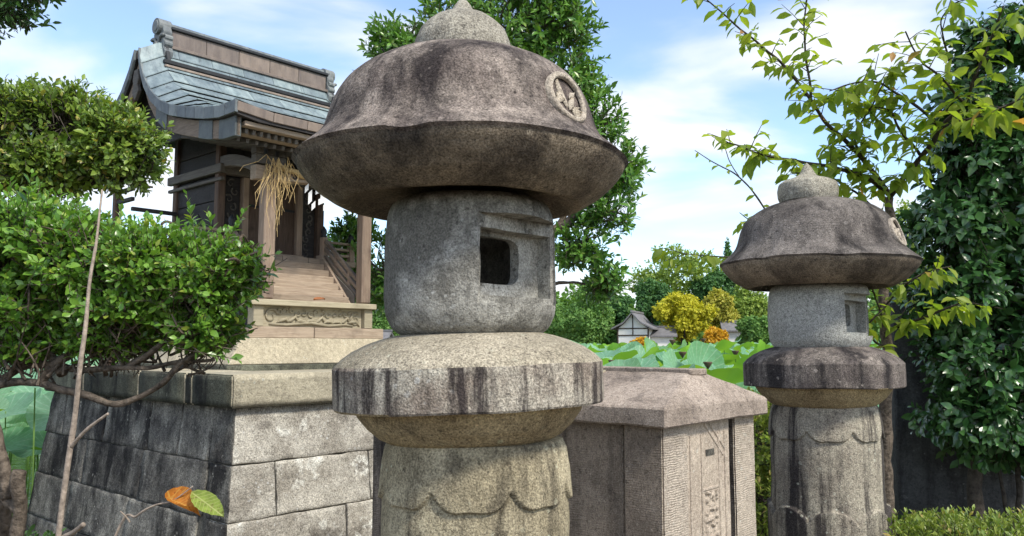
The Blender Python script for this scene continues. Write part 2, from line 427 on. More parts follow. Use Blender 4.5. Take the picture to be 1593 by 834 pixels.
M['dark_wood_z'] = wood("dark_brown_wood", (0.15, 0.10, 0.075), (0.075, 0.05, 0.038), (0.022, 0.016, 0.014), 'z')
M['dark_wood_x'] = wood("blackened_wood", (0.06, 0.055, 0.055), (0.03, 0.028, 0.03), (0.014, 0.014, 0.016), 'x')
M['beam_grey'] = wood("grey_beam_wood", (0.17, 0.155, 0.14), (0.10, 0.09, 0.082), (0.05, 0.045, 0.043), 'y')
M['straw'] = plain("dry_straw", (0.50, 0.36, 0.17), 0.7, var=0.35, scale=60, bumpd=0, tone=0.3)
M['paper'] = plain("white_paper", (0.82, 0.82, 0.82), 0.8, var=0.04, bumpd=0, tone=0.02)
M['bark'] = plain("grey_brown_bark", (0.135, 0.108, 0.085), 0.9, 0.15, 0.75, 55, bumpd=0.012)
M['bark_dark'] = plain("dark_bark", (0.065, 0.055, 0.045), 0.9, 0.15, 0.5, 40, bumpd=0.006)
M['bark_pale'] = plain("pale_bark", (0.30, 0.245, 0.20), 0.85, 0.2, 0.4, 70, bumpd=0.004)
M['soil'] = plain("garden_soil", (0.095, 0.075, 0.05), 0.95, 0.1, 0.5, 6, bumpd=0.02)
M['pondbed'] = M['soil']
M['white_wall'] = plain("white_plaster", (0.78, 0.77, 0.74), 0.9, 0.1, 0.06, 2, bumpd=0, tone=0.03)
M['roof_tile'] = plain("grey_roof_tile", (0.17, 0.165, 0.175), 0.7, 0.3, 0.25, 3, bumpd=0)
M['timber'] = plain("dark_timber", (0.06, 0.045, 0.035), 0.8, bumpd=0)
M['seed'] = plain("brown_seed_head", (0.11, 0.075, 0.05), 0.8, var=0.4, scale=40)

def water_mat():
    m, n, p, out = new_mat("pond_water")
    p.inputs["Base Color"].default_value = (0.018, 0.03, 0.018, 1); p.inputs["Roughness"].default_value = 0.06
    t = N(n, "ShaderNodeTexCoord"); bump(n, p, [(nz(n, t.outputs["Object"], 3.5, 3, 0.5), 0.02)])
    return m
M['water'] = water_mat()

def lotus_mat():
    m, n, p, out = new_mat("lotus_leaf")
    t = N(n, "ShaderNodeTexCoord"); oi = N(n, "ShaderNodeObjectInfo")
    at = N(n, "ShaderNodeAttribute"); at.attribute_name = "rnd"
    ad = N(n, "ShaderNodeMath", operation='ADD'); n.links.new(at.outputs["Fac"], ad.inputs[0]); n.links.new(oi.outputs["Random"], ad.inputs[1])
    fr = N(n, "ShaderNodeMath", operation='FRACT'); n.links.new(ad.outputs[0], fr.inputs[0])
    top = mix(n, fr.outputs[0], (0.17, 0.38, 0.25), (0.25, 0.46, 0.32))
    und = mix(n, fr.outputs[0], (0.20, 0.44, 0.05), (0.30, 0.52, 0.06))
    uv = N(n, "ShaderNodeUVMap")
    sp = N(n, "ShaderNodeSeparateXYZ"); n.links.new(uv.outputs[0], sp.inputs[0])
    v1 = N(n, "ShaderNodeMath", operation='MULTIPLY'); v1.inputs[1].default_value = 20.0; n.links.new(sp.outputs[0], v1.inputs[0])
    v2 = N(n, "ShaderNodeMath", operation='PINGPONG'); v2.inputs[1].default_value = 0.5; n.links.new(v1.outputs[0], v2.inputs[0])
    vein = ramp(n, v2.outputs[0], 0.0, 0.10, (1, 1, 1, 1), (0, 0, 0, 1))
    top = mix(n, mix(n, 0.8, (0, 0, 0), vein), top, (0.46, 0.62, 0.48))
    blot = ramp(n, nz(n, t.outputs["Object"], 9, 4, 0.6), 0.4, 0.7, (0.8, 0.8, 0.8, 1), (1.15, 1.15, 1.15, 1))
    top = mix(n, 1.0, top, blot, 'MULTIPLY')
    geo = N(n, "ShaderNodeNewGeometry")
    c = mix(n, geo.outputs["Backfacing"], top, und)
    rim = N(n, "ShaderNodeMath", operation='ADD'); n.links.new(sp.outputs[1], rim.inputs[0])
    rn_ = nz(n, t.outputs["Object"], 5, 4, 0.7); rm_ = N(n, "ShaderNodeMath", operation='MULTIPLY'); rm_.inputs[1].default_value = 0.5; n.links.new(rn_, rm_.inputs[0]); n.links.new(rm_.outputs[0], rim.inputs[1])
    c = mix(n, ramp(n, rim.outputs[0], 1.27, 1.33), c, (0.22, 0.15, 0.05))
    n.links.new(c, p.inputs["Base Color"]); p.inputs["Roughness"].default_value = 0.5; p.inputs["Specular IOR Level"].default_value = 0.35
    tr = N(n, "ShaderNodeBsdfTranslucent"); n.links.new(mix(n, 1.0, und, (1.3, 1.25, 0.7), 'MULTIPLY'), tr.inputs[0])
    ms = N(n, "ShaderNodeMixShader"); ms.inputs[0].default_value = 0.38
    n.links.new(p.outputs[0], ms.inputs[1]); n.links.new(tr.outputs[0], ms.inputs[2]); n.links.new(ms.outputs[0], out.inputs[0])
    return m
M['lotus'] = lotus_mat()
M['stalk'] = plain("lotus_stalk", (0.13, 0.24, 0.06), 0.6, bumpd=0)
M['lf_box'] = leaf_mat("holly_leaf", (0.085, 0.21, 0.03), (0.24, 0.43, 0.06), (0.19, 0.32, 0.10), 0.32, 0.30, 0.6, (0.30, 0.38, 0.06), 0.07)
M['lf_clip'] = leaf_mat("clipped_shrub_leaf", (0.10, 0.19, 0.03), (0.27, 0.37, 0.06), (0.17, 0.24, 0.10), 0.28, 0.34, 0.5, (0.38, 0.34, 0.07), 0.05)
M['lf_tree'] = leaf_mat("glossy_tree_leaf", (0.06, 0.17, 0.03), (0.17, 0.34, 0.05), (0.14, 0.23, 0.08), 0.26, 0.30, 0.55, (0.20, 0.30, 0.06), 0.05)
M['lf_cam'] = leaf_mat("camellia_leaf", (0.027, 0.078, 0.024), (0.065, 0.16, 0.042), (0.08, 0.15, 0.06), 0.15, 0.25, 0.6, (0.07, 0.19, 0.045), 0.05)
M['lf_cherry'] = leaf_mat("cherry_leaf", (0.17, 0.28, 0.035), (0.37, 0.44, 0.06), (0.28, 0.36, 0.1), 0.55, 0.45, 0.35, (0.50, 0.26, 0.09), 0.015)
M['lf_azalea'] = leaf_mat("azalea_leaf", (0.14, 0.22, 0.035), (0.30, 0.36, 0.07), (0.2, 0.28, 0.1), 0.3, 0.4, 0.4, (0.42, 0.34, 0.12), 0.06)
M['lf_dark'] = leaf_mat("dark_green_leaf", (0.03, 0.085, 0.02), (0.06, 0.14, 0.03), (0.1, 0.18, 0.07), 0.25, 0.4, 0.4)  # leaves that are dark green by their own colour
def far_leaf(nm, a, b): return leaf_mat(nm, a, b, b, 0.3, 0.6, 0.25)
M['far_green'] = far_leaf("far_green", (0.10, 0.22, 0.06), (0.20, 0.34, 0.09))
M['far_dark'] = far_leaf("far_dark_green", (0.06, 0.15, 0.055), (0.12, 0.25, 0.08))
M['far_olive'] = far_leaf("far_olive", (0.17, 0.27, 0.055), (0.30, 0.39, 0.08))
M['far_yellow'] = far_leaf("far_yellow", (0.40, 0.40, 0.03), (0.62, 0.56, 0.05))
M['far_gold'] = far_leaf("far_gold", (0.33, 0.36, 0.06), (0.52, 0.46, 0.09))
M['far_orange'] = far_leaf("far_orange", (0.55, 0.33, 0.03), (0.75, 0.47, 0.06))

# ------------------------------------------------------------------ ground and water
TH = math.radians(48.4)                       # shrine axes: u recedes to the right, v recedes to the left
WATER_Z = -0.30
def garden(x, y):                              # 1 on the garden bank, 0 in the pond
    edge = 6.4
    if x < -3.4: edge = 5.0
    elif x < 1.0: edge = 8.9
    e = 5.0 + (8.9 - 5.0) * smoothstep(-4.3, -3.4, x) - (8.9 - 6.4) * smoothstep(0.6, 1.6, x)
    return 1 - smoothstep(e - 0.3, e + 0.5, y)
def ground_z(x, y):
    far = smoothstep(69, 72, y + 0.02 * x)
    side = smoothstep(95, 105, abs(x))
    k = max(garden(x, y), far, side)
    return -1.0 + 1.0 * k + 0.25 * far + max(0, (y - 95)) * 0.01 * (y > 95)
def build_ground():
    xs = [-900, -400, -160, -104, -100, -96] + [-60 + 6 * i for i in range(8)] + [-12 + 0.5 * i for i in range(49)] + [18 + 6 * i for i in range(8)] + [96, 100, 104, 160, 400, 900]
    ys = [-60, -20, -6] + [-3 + 0.4 * i for i in range(36)] + [12 + 6 * i for i in range(9)] + [67 + 0.6 * i for i in range(12)] + [80, 90, 110, 150, 250, 500, 1200]
    v = []; f = []
    for y in ys:
        for x in xs:
            zz = ground_z(x, y)
            if abs(x) < 14 and y < 12: zz += 0.02 * noise.noise(Vector((x * 1.3, y * 1.3, 0)))
            v.append((x, y, zz))
    w = len(xs)
    for j in range(len(ys) - 1):
        for i in range(w - 1):
            a = j * w + i; f.append((a, a + 1, a + 1 + w, a + w))
    o = link("ground", mesh_data("ground", v, f, M['soil'], True)); tag(o, "bare brown earth of the garden bank and pond bed", "ground", kind="structure")
    v = [(-105, -4, WATER_Z), (105, -4, WATER_Z), (105, 73, WATER_Z), (-105, 73, WATER_Z)]
    o = link("pond_water", mesh_data("pond_water", v, [(0, 1, 2, 3)], M['water'])); tag(o, "dark pond water under the lotus leaves", "water", kind="structure")
build_ground()

# ------------------------------------------------------------------ stone lanterns
LD = 2.09
def prof(rows, d=LD, x=717):
    out = []
    for w, y in rows:
        r = d * w / math.sqrt(F * F + w * w)
        out.append((r, pix(x, y, d * (1 - (r / d) ** 2)).z))
    return out
def profc(rows, d=LD, x=717):           # rows measured in the plane through the axis
    return [(w * d / F, pix(x, y, d).z) for w, y in rows]
def resample(p, n):
    d = [0]
    for a, b in zip(p, p[1:]): d.append(d[-1] + math.dist(a, b))
    ts = np.linspace(0, d[-1], n)
    return list(zip(np.interp(ts, d, [q[0] for q in p]), np.interp(ts, d, [q[1] for q in p])))
def keep_prof(p, step=0.006):
    out = []
    for q, r in zip(p, p[1:]):
        k = max(1, int(math.dist(q, r) / step))
        out += [(q[0] + (r[0] - q[0]) * i / k, q[1] + (r[1] - q[1]) * i / k) for i in range(k)]
    return out + [p[-1]]
def sharpen(me, ang=0.6):
    bm = bmesh.new(); bm.from_mesh(me)
    for e in bm.edges:
        if len(e.link_faces) == 2 and e.calc_face_angle(0) > ang: e.smooth = False
    bm.to_mesh(me); bm.free(); return me
def smooth_prof(p, n, it=2):
    p = resample(p, n)
    for _ in range(it):
        p = [p[0]] + [((a[0] + 2 * b[0] + c[0]) / 4, (a[1] + 2 * b[1] + c[1]) / 4) for a, b, c in zip(p, p[1:], p[2:])] + [p[-1]]
    return p
def revolve(pr, nseg, disp=None, seed=0, amp=0.004, freq=6.0, off=(0, 0)):
    v = []; f = []
    for r, z in pr:
        for j in range(nseg):
            t = 2 * math.pi * j / nseg
            rr, zz = r, z
            if disp: rr, zz = disp(r, z, t)
            p = Vector((rr * math.cos(t), rr * math.sin(t), zz))
            if amp and r > 0.004:
                p += noise.noise_vector(p * freq + Vector((seed * 7.3, 1, 2))) * amp + noise.noise_vector(p * 31 + Vector((seed, 5, 2))) * amp * 0.35
            v.append((p.x + off[0], p.y + off[1], p.z))
    k = len(pr)
    for i in range(k - 1):
        for j in range(nseg):
            a = i * nseg + j; b = i * nseg + (j + 1) % nseg
            f.append((a, b, b + nseg, a + nseg))
    f.append(tuple(range(nseg - 1, -1, -1))); f.append(tuple((k - 1) * nseg + j for j in range(nseg)))
    return v, f

P_JEWEL = profc([(75, 96), (78, 84), (77, 70), (70, 52), (58, 40), (44, 31), (28, 26), (18, 19), (13, 10), (7, 2), (1, -4)])
P_UNDER = prof([(90, 300), (140, 301), (160, 304), (172, 311), (180, 319), (188, 320), (203, 312), (226, 297), (246, 277), (256, 264), (260, 257), (261, 252)])
P_TOP = profc([(261, 259), (250, 249), (238, 240), (227, 231), (218, 220), (212, 206), (207, 188), (201, 169), (191, 150), (175, 133), (152, 118), (124, 106), (98, 99), (76, 93), (10, 90)])
P_ROOF = P_UNDER + P_TOP
RIM_R, RIM_Z = P_UNDER[-1]
P_JEWEL2 = profc([(74, 97), (79, 84), (80, 66), (76, 50), (60, 40), (38, 34), (24, 27), (17, 16), (13, 7), (6, -1), (1, -6)])
P_BOX = prof([(90, 529), (108, 522), (122, 510), (131, 490), (134, 462), (134, 420), (133, 370), (130, 338), (124, 322), (112, 314), (60, 312)], x=731)
P_TRAY = prof([(128, 684), (140, 678), (158, 662), (171, 645), (178, 632), (207, 631), (209, 628), (209, 568), (206, 564), (196, 554), (180, 543), (158, 533), (134, 525), (112, 520), (60, 519)], x=731)
P_BOWL_N = 5
P_SHAFT = [(0.228, 0.238), (0.236, 0.45)] + prof([(146, 1010), (146, 960), (143, 900), (143, 845), (143, 800), (141, 760), (138, 725), (133, 695), (127, 682), (100, 676), (50, 675)], x=741)

def firebox_mesh(pr, seed, mat):
    v, f = revolve(smooth_prof(pr, 60, 1), 128, None, seed, 0.0025)
    me = mesh_data("firebox", v, f, mat, True)
    o = link("firebox", me)
    cutters = []
    zc = 1.757
    def cutbox(hw, z0, z1, y0, y1, n=8, amp=0.003):
        mb = MB().box(-hw, hw, y0, y1, z0, z1)
        c = mb.build("cutter", mat)
        bm = bmesh.new(); bm.from_mesh(c.data)
        bmesh.ops.subdivide_edges(bm, edges=list(bm.edges), cuts=n, use_grid_fill=True)
        for w in bm.verts: w.co += noise.noise_vector(w.co * 17 + Vector((seed, 0, 0))) * amp + noise.noise_vector(w.co * 55) * amp * 0.5
        bm.to_mesh(c.data); bm.free()
        return c
    for sgn in (-1,):
        cutters.append(cutbox(0.142, zc - 0.105, zc + 0.108, -0.30, -0.160))
        cutters.append(cutbox(0.130, zc - 0.085, zc + 0.075, -0.29, -0.118))
        # oval hole to the hollow inside
        hole = MB()
        ring = [(0.090 * math.copysign(abs(math.cos(t)) ** 0.4, math.cos(t)) - 0.034, zc + 0.004 + 0.058 * math.copysign(abs(math.sin(t)) ** 0.45, math.sin(t))) for t in [2 * math.pi * i / 20 for i in range(20)]]
        hole.prism(ring, 'y', -0.28, 0.0)
        cutters.append(hole.build("cutter", mat))
        cav = MB().lathe([(0.02, zc - 0.10), (0.12, zc - 0.095), (0.135, zc - 0.05), (0.135, zc + 0.06), (0.11, zc + 0.10), (0.02, zc + 0.105)], 28, (0, 0.034, 0)).build("cutter", mat)
        cutters.append(cav)
    for c in cutters:
        md = o.modifiers.new("b", 'BOOLEAN'); md.operation = 'DIFFERENCE'; md.object = c; md.solver = 'EXACT'
    dg = bpy.context.evaluated_depsgraph_get(); dg.update()
    me2 = bpy.data.meshes.new_from_object(o.evaluated_get(dg))
    bpy.data.objects.remove(o)
    for c in cutters: bpy.data.objects.remove(c)
    me2.name = "firebox"
    bm = bmesh.new(); bm.from_mesh(me2)
    for e in bm.edges:
        if len(e.link_faces) == 2 and e.calc_face_angle(0) > 0.55: e.smooth = False
    bm.to_mesh(me2); bm.free()
    me2.polygons.foreach_set("use_smooth", [True] * len(me2.polygons))
    while len(me2.materials) > 1: me2.materials.pop()
    return me2

def lantern(loc, rz, seed, mats, label, shifts, tilt=(0, 0)):
    root = empty("stone_lantern", loc, rz)
    root.rotation_euler = (tilt[0], tilt[1], rz)
    tag(root, label, "stone lantern", "round stone lanterns")
    jewel, roofm, boxm, traym, ochre, shaftm = mats; underm = M['shaded_under_stone']; domem = M['dome_stone'] if seed == 1 else traym
    # jewel
    v, f = revolve(smooth_prof(P_JEWEL2 if seed == 5 else P_JEWEL, 60, 1), 96, None, seed, 0.003, 9)
    link("finial", mesh_data("finial", v, f, jewel, True), root, shifts[0])
    # roof
    pu = smooth_prof(P_UNDER, 46, 1); pr = pu + smooth_prof(P_TOP, 90, 14)
    zr = RIM_Z; rr0 = RIM_R
    def droof(r, z, t):
        k = smoothstep(0.30, 0.42, r)
        chip = max(0, noise.noise(Vector((math.cos(t) * 3.1 + seed, math.sin(t) * 3.1, 2))) - 0.30) * 0.04
        wob = noise.noise(Vector((math.cos(t) * 1.2 + seed * 3, math.sin(t) * 1.2, 5))) * 0.006
        return r - chip * k * 0.8, z + (wob - chip * 0.5) * k
    v, f = revolve(pr, 224, droof, seed + 1, 0.0026, 5)
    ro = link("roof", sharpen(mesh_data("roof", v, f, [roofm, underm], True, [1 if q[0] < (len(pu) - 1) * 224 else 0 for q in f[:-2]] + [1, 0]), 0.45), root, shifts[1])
    # crest: ring and relief on the roof's flank
    i = min(range(len(pr)), key=lambda k: abs(pr[k][1] - CREST_Z) if pr[k][1] > zr + 0.03 else 9)
    (r0, z0), (ra, za), (rb, zb) = pr[i], pr[max(i - 6, 0)], pr[min(i + 6, len(pr) - 1)]
    s_ = Vector((0, -(rb - ra), zb - za)).normalized()          # up along the flank
    nn = Vector((0, -(zb - za), -(rb - ra))).normalized()       # outward
    if nn.y > 0: nn = -nn
    xx = Vector((1, 0, 0))
    c0 = Vector((0, -r0, z0)) + nn * 0.002
    def onroof(a, b, h):
        bulge = (r0 - math.sqrt(max(1e-6, r0 * r0 - a * a)))
        return c0 + xx * a + s_ * b + nn * (h) + Vector((0, bulge, 0))
    R1, R2 = 0.067, 0.053
    mb = MB(); K = 48; vv = []; ff = []
    rows = [(R1, -0.012), (R1, 0.008), (R1 - 0.003, 0.011), (R2 + 0.003, 0.011), (R2, 0.008), (R2, 0.001)]
    for rad, h in rows:
        for j in range(K):
            t = 2 * math.pi * j / K; vv.append(onroof(rad * math.cos(t), rad * math.sin(t), h))
    for a in range(len(rows) - 1):
        for j in range(K): ff.append((a * K + j, a * K + (j + 1) % K, (a + 1) * K + (j + 1) % K, (a + 1) * K + j))
    mb.add(vv, ff)
    em = mb.build("crest_ring", M['crest'], ro, smooth=True)
    rel = MB()
    def petal(cx, cy, ang, L, W, h=0.007):
        n = 9; top = []; vv = []; ff = []
        for q in range(n + 1):
            t = q / n; w = W * math.sin(math.pi * t) ** 0.8 * (0.6 + 0.4 * t)
            for sg, hh in ((-1, 0.0), (0, h), (1, 0.0)):
                a = t * L; b = sg * w
                px_ = cx + a * math.cos(ang) - b * math.sin(ang); py_ = cy + a * math.sin(ang) + b * math.cos(ang)
                vv.append(onroof(px_, py_, hh))
        for q in range(n):
            for s2 in (0, 1): ff.append((q * 3 + s2, q * 3 + s2 + 1, q * 3 + s2 + 4, q * 3 + s2 + 3))
        rel.add(vv, ff)
    petal(-0.012, -0.030, 1.75, 0.074, 0.011); petal(-0.004, -0.034, 0.95, 0.05, 0.012)
    for k in range(5): petal(0.002, -0.026, -0.9 + 0.28 * k, 0.042, 0.0045, 0.006)
    for k in range(4): petal(-0.018, -0.012, 2.1 + 0.4 * k, 0.03, 0.005, 0.006)
    petal(0.008, 0.0, 0.7, 0.036, 0.010)
    rel.build("crest_relief", M['crest'], ro, smooth=True)
    # firebox
    me = firebox_mesh(P_BOX, seed + 2, boxm)
    fb = link("firebox", me, root, shifts[2])
    if seed == 5: fb.scale = (1, 1, 0.86); fb.location.z += P_BOX[-1][1] * 0.14
    # tray, its underside bowl in another tone
    tp = keep_prof(P_TRAY, 0.006)
    def dtray(r, z, t):
        w = noise.noise(Vector((math.cos(t) * 1.4 + seed * 2, math.sin(t) * 1.4, 9))) * 0.006
        return r + w * 0.6, z + w * smoothstep(0.24, 0.33, r)
    v, f = revolve(tp, 192, dtray, seed + 3, 0.0016, 7)
    zsplit = P_TRAY[4][1] + 0.002
    ztop = P_TRAY[7][1] + 0.001
    mi = []
    for q in f:
        z = sum(v[a][2] for a in q) / len(q); mi.append(1 if z < zsplit else (2 if z > ztop else 0))
    me = mesh_data("tray", v, f, [traym, ochre, domem], True, mi)
    tr_ = link("tray", sharpen(me, 0.5), root)
    zp = P_TRAY[0][1]                                        # the big lantern's tray sits a little askew
    ax = Matrix.Rotation(-rz, 3, 'Z') @ Vector((0, 1, 0))
    tr_.matrix_basis = Matrix.Translation(Vector(shifts[3]) + Vector((0, 0, zp))) @ Matrix.Rotation(math.radians(-1.6 if seed == 1 else -0.3), 4, ax) @ Matrix.Translation((0, 0, -zp))
    # shaft with a raised, scalloped petal skirt under its top and a matching one at the foot
    sp = resample(P_SHAFT[:3], 40)[:-1] + resample(P_SHAFT[2:], 330)
    zt = P_SHAFT[10][1]
    def dshaft(r, z, t):
        a = (t * 8 / (2 * math.pi) + 0.5756 + 0.09 * (seed - 1)) % 1.0
        lob = math.sin(math.pi * a)
        sc_ = 0.066 + 0.050 * (lob ** 0.75) + 0.007 * math.sin(3 * math.pi * a)
        k = 1 if z > zt - 0.03 - sc_ else 0
        edge = smoothstep(zt - 0.034 - sc_, zt - 0.029 - sc_, z)
        z2 = 0.84 + 0.06 * lob ** 0.6
        foot = 1 - smoothstep(z2 - 0.006, z2 + 0.006, z)
        return r + 0.010 * edge * (z < zt + 0.01) + 0.016 * foot, z
    v, f = revolve(sp, 288, dshaft, seed + 4, 0.0025, 6)
    link("shaft", mesh_data("shaft", v, f, shaftm, True), root, shifts[4])
    # round foot stone
    v, f = revolve(smooth_prof([(0.40, -0.55), (0.40, 0.05), (0.38, 0.09), (0.30, 0.15), (0.265, 0.20), (0.26, 0.24), (0.1, 0.242)], 40, 1), 96, None, seed + 5, 0.004)
    link("base", mesh_data("base", v, f, shaftm, True), root, shifts[4])
    return root

CREST_Z = pix(717, 196, LD).z
L1 = pix(731, 540, LD)
s1 = LD / F
lantern((L1.x, L1.y, 0), TH, 1, (M['jewel_stone'], M['roof_stone'], M['box_stone'], M['tray_stone'], M['ochre_stone'], M['shaft_stone']),
        "large stone lantern in the foreground with a square firebox opening and brown domed roof",
        [tuple(Matrix.Rotation(-TH, 3, 'Z') @ Vector((q * s1, 0, 0))) for q in (-14, -14, 0, 1, 10)])

L2Y = 3.66
L2 = pix(1276, 540, L2Y)
dz2 = pix(1276, 413, L2Y).z - RIM_Z
lantern((L2.x, L2.y, dz2), TH, 5, (M['jewel_stone'], M['roof_stone2'], M['box_stone2'], M['tray_stone2'], M['ochre_stone'], M['shaft_stone2']),
        "smaller-looking stone lantern with a clean grey firebox, standing beside the cherry trunk",
        [(-0.03, 0.02, 0), (0, 0, 0), (0, 0, 0.0), (0.01, 0, 0.068), (0.02, 0, 0.068)])

# ------------------------------------------------------------------ stone plinth under the shrine
C0 = pix(362, 583, 4.2)
PL = empty("stone_plinth", (C0.x, C0.y, 0), TH)
tag(PL, "high stone block plinth with soot-black left side carrying the wooden shrine", "plinth")
PU, PV = 2.75, 2.62                      # extent of the coping along u and v
ZT, ZB = 1.409, 1.234
BAT = 0.115
def face_off(z): return 0.055 - BAT * (ZB - z)      # wall face inset from the coping edge
def block(name, u0, u1, v0, v1, z0, z1, side, mats, seed):
    """one ashlar block; side 'f' front (v=0), 'l' left (u=0)"""
    g = 0.0025; dep = 0.22
    r = random.Random(seed); pr_ = r.uniform(-0.004, 0.004)
    def fo(z): return face_off(z) + pr_
    if side == 'f':
        p = []
        for z in (z0 + g, z1 - g):
            a = fo(z)
            lu = a if u0 <= 0 else u0 + g
            p += [(lu, a, z), (u1 - g, a, z), (u1 - g, a + dep, z), (lu, a + dep, z)]
    else:
        p = []
        for z in (z0 + g, z1 - g):
            a = fo(z)
            vend = PV - face_off(z) if v1 >= PV - 0.06 else v1 - g
            p += [(a, vend, z), (a, v0 + g, z), (a + dep, v0 + g, z), (a + dep, vend, z)]
    mb = MB().hexa(p)
    me = mesh_data(name, mb.v, mb.f, mats)
    bm = bmesh.new(); bm.from_mesh(me)
    bmesh.ops.recalc_face_normals(bm, faces=bm.faces)
    bmesh.ops.subdivide_edges(bm, edges=list(bm.edges), cuts=12, use_grid_fill=True)
    bmesh.ops.bevel(bm, geom=[e for e in bm.edges if len(e.link_faces) == 2 and e.calc_face_angle(0) > 0.8], offset=0.004, segments=1, affect='EDGES')
    for w in bm.verts: w.co += noise.noise_vector(w.co * 11 + Vector((seed, 0, 0))) * 0.006 + noise.noise_vector(w.co * 33 + Vector((seed, 4, 0))) * 0.003
    bm.normal_update()
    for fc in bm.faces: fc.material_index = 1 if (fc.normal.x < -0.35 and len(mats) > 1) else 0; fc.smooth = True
    bm.to_mesh(me); bm.free()
    return link(name, me, PL)
courses = [(ZB, 0.945), (0.945, 0.662), (0.662, 0.375), (0.375, 0.09), (0.09, -0.20)]
front_j = [[0, 1.10, 1.95, PU], [0, 0.275, 0.90, 1.6, 2.3, PU], [0, 0.72, 1.45, 2.1, PU], [0, 0.4, 1.1, 1.9, PU], [0, 0.8, 1.6, PU]]
left_j = [[0.24, 0.62, 1.0, 1.62, 2.3, PV], [0.22, 1.02, 1.86, PV], [0.26, 1.12, 2.0, PV], [0.22, 0.8, 1.6, PV], [0.2, 1.0, 1.9, PV]]
sd = 0
for (z1, z0), fj, lj in zip(courses, front_j, left_j):
    for a, b in zip(fj, fj[1:]):
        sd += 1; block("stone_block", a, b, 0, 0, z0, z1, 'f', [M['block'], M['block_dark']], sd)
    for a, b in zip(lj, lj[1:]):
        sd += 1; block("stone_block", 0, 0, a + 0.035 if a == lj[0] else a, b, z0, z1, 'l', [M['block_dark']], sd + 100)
core = MB()
o0, o1 = face_off(ZB) + 0.012, face_off(-0.2) + 0.012
core.hexa([(o1, o1, -0.2), (PU - o1, o1, -0.2), (PU - o1, PV - o1, -0.2), (o1, PV - o1, -0.2), (o0, o0, ZB - 0.002), (PU - o0, o0, ZB - 0.002), (PU - o0, PV - o0, ZB - 0.002), (o0, PV - o0, ZB - 0.002)])
core.build("mortar_core", M['mortar'], PL)
def coping(u0, u1, v0, v1, mats, seed):
    mb = MB().box(u0, u1, v0, v1, ZB + 0.002, ZT)
    me = mesh_data("coping_stone", mb.v, mb.f, mats)
    bm = bmesh.new(); bm.from_mesh(me); bmesh.ops.recalc_face_normals(bm, faces=bm.faces)
    bmesh.ops.subdivide_edges(bm, edges=list(bm.edges), cuts=4, use_grid_fill=True)
    bmesh.ops.bevel(bm, geom=[e for e in bm.edges if len(e.link_faces) == 2 and e.calc_face_angle(0) > 0.8], offset=0.008, segments=2, affect='EDGES')
    for w in bm.verts: w.co += noise.noise_vector(w.co * 8 + Vector((seed, 0, 0))) * 0.003
    bm.normal_update()
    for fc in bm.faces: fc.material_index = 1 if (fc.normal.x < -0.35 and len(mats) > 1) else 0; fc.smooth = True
    bm.to_mesh(me); bm.free()
    link("coping_stone", me, PL)
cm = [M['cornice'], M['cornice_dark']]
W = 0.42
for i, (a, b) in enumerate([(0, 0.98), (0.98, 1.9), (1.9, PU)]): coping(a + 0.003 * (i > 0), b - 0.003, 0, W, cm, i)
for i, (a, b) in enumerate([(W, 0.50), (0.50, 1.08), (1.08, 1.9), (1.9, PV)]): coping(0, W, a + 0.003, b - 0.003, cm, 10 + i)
mb = MB().box(W + 0.004, PU, W + 0.004, PV, ZB, ZT - 0.012); mb.build("top_paving", M['cornice'], PL)
MB().box(0.47, 2.12, 0.90, 2.60, ZT - 0.05, ZT + 0.024).build("base_step", M['cornice_dark'], PL, bevel=0.004)

# ------------------------------------------------------------------ wooden shrine
SH = empty("wooden_shrine", (C0.x, C0.y, 0), TH)
tag(SH, "small weathered wooden shrine with verdigris copper roof and steps, on the stone plinth", "shrine")
UC = 1.27
def B(name, x0, x1, y0, y1, z0, z1, mat, parent=SH, bev=0.004, **k):
    return MB().box(x0, x1, y0, y1, z0, z1).build(name, M[mat] if isinstance(mat, str) else mat, parent, bevel=bev, **k)
# sloping stone base and timber sill
mb = MB(); mb.hexa([(0.52, 0.97, ZT + 0.026), (2 * UC - 0.5, 0.97, ZT + 0.026), (2 * UC - 0.5, 2.55, ZT + 0.026), (0.52, 2.55, ZT + 0.026),
                    (0.64, 1.03, 1.612), (2 * UC - 0.62, 1.03, 1.612), (2 * UC - 0.62, 2.50, 1.612), (0.64, 2.50, 1.612)])
mb.build("base_stone", M['buff'], SH, bevel=0.006)
for a, b in ((0.70, UC - 0.06), (UC - 0.054, 1.84)): B("sill_beam", a, b, 1.04, 1.16, 1.612, 1.688, 'wood_x')
B("side_sill", 0.70, 0.80, 1.165, 2.48, 1.612, 1.686, 'wood_y')
B("side_sill", 1.74, 1.84, 1.165, 2.48, 1.612, 1.686, 'wood_y')
# carved apron between two short blocks under a pale plank
B("apron_block", 0.735, 0.81, 1.05, 1.13, 1.69, 1.832, 'pale_wood')
B("apron_block", 1.665, 1.74, 1.05, 1.13, 1.69, 1.832, 'pale_wood')
B("apron_plank", 0.70, 1.755, 1.02, 1.17, 1.833, 1.873, 'pale_wood')
ap = B("carved_apron", 0.815, 1.66, 1.085, 1.12, 1.69, 1.831, 'pale_wood', bev=0)
def curl(mb, cx, cz, r, turns, sgn, y, th=0.010, a0=0.0):
    pts = []; rad = []
    n = int(22 * turns)
    for i in range(n + 1):
        t = i / n; a = a0 + sgn * t * turns * 2 * math.pi; q = r * (1 - 0.75 * t)
        pts.append((cx + q * math.cos(a), y, cz + q * math.sin(a))); rad.append(th * (1 - 0.55 * t))
    mb.tube(pts, rad, 6)
cv = MB(); yf = 1.082
rr = random.Random(3)
curl(cv, 0.885, 1.762, 0.055, 1.1, 1, yf, 0.012, 0.3); curl(cv, 1.60, 1.752, 0.05, 1.2, 1, yf, 0.012, 1.2)
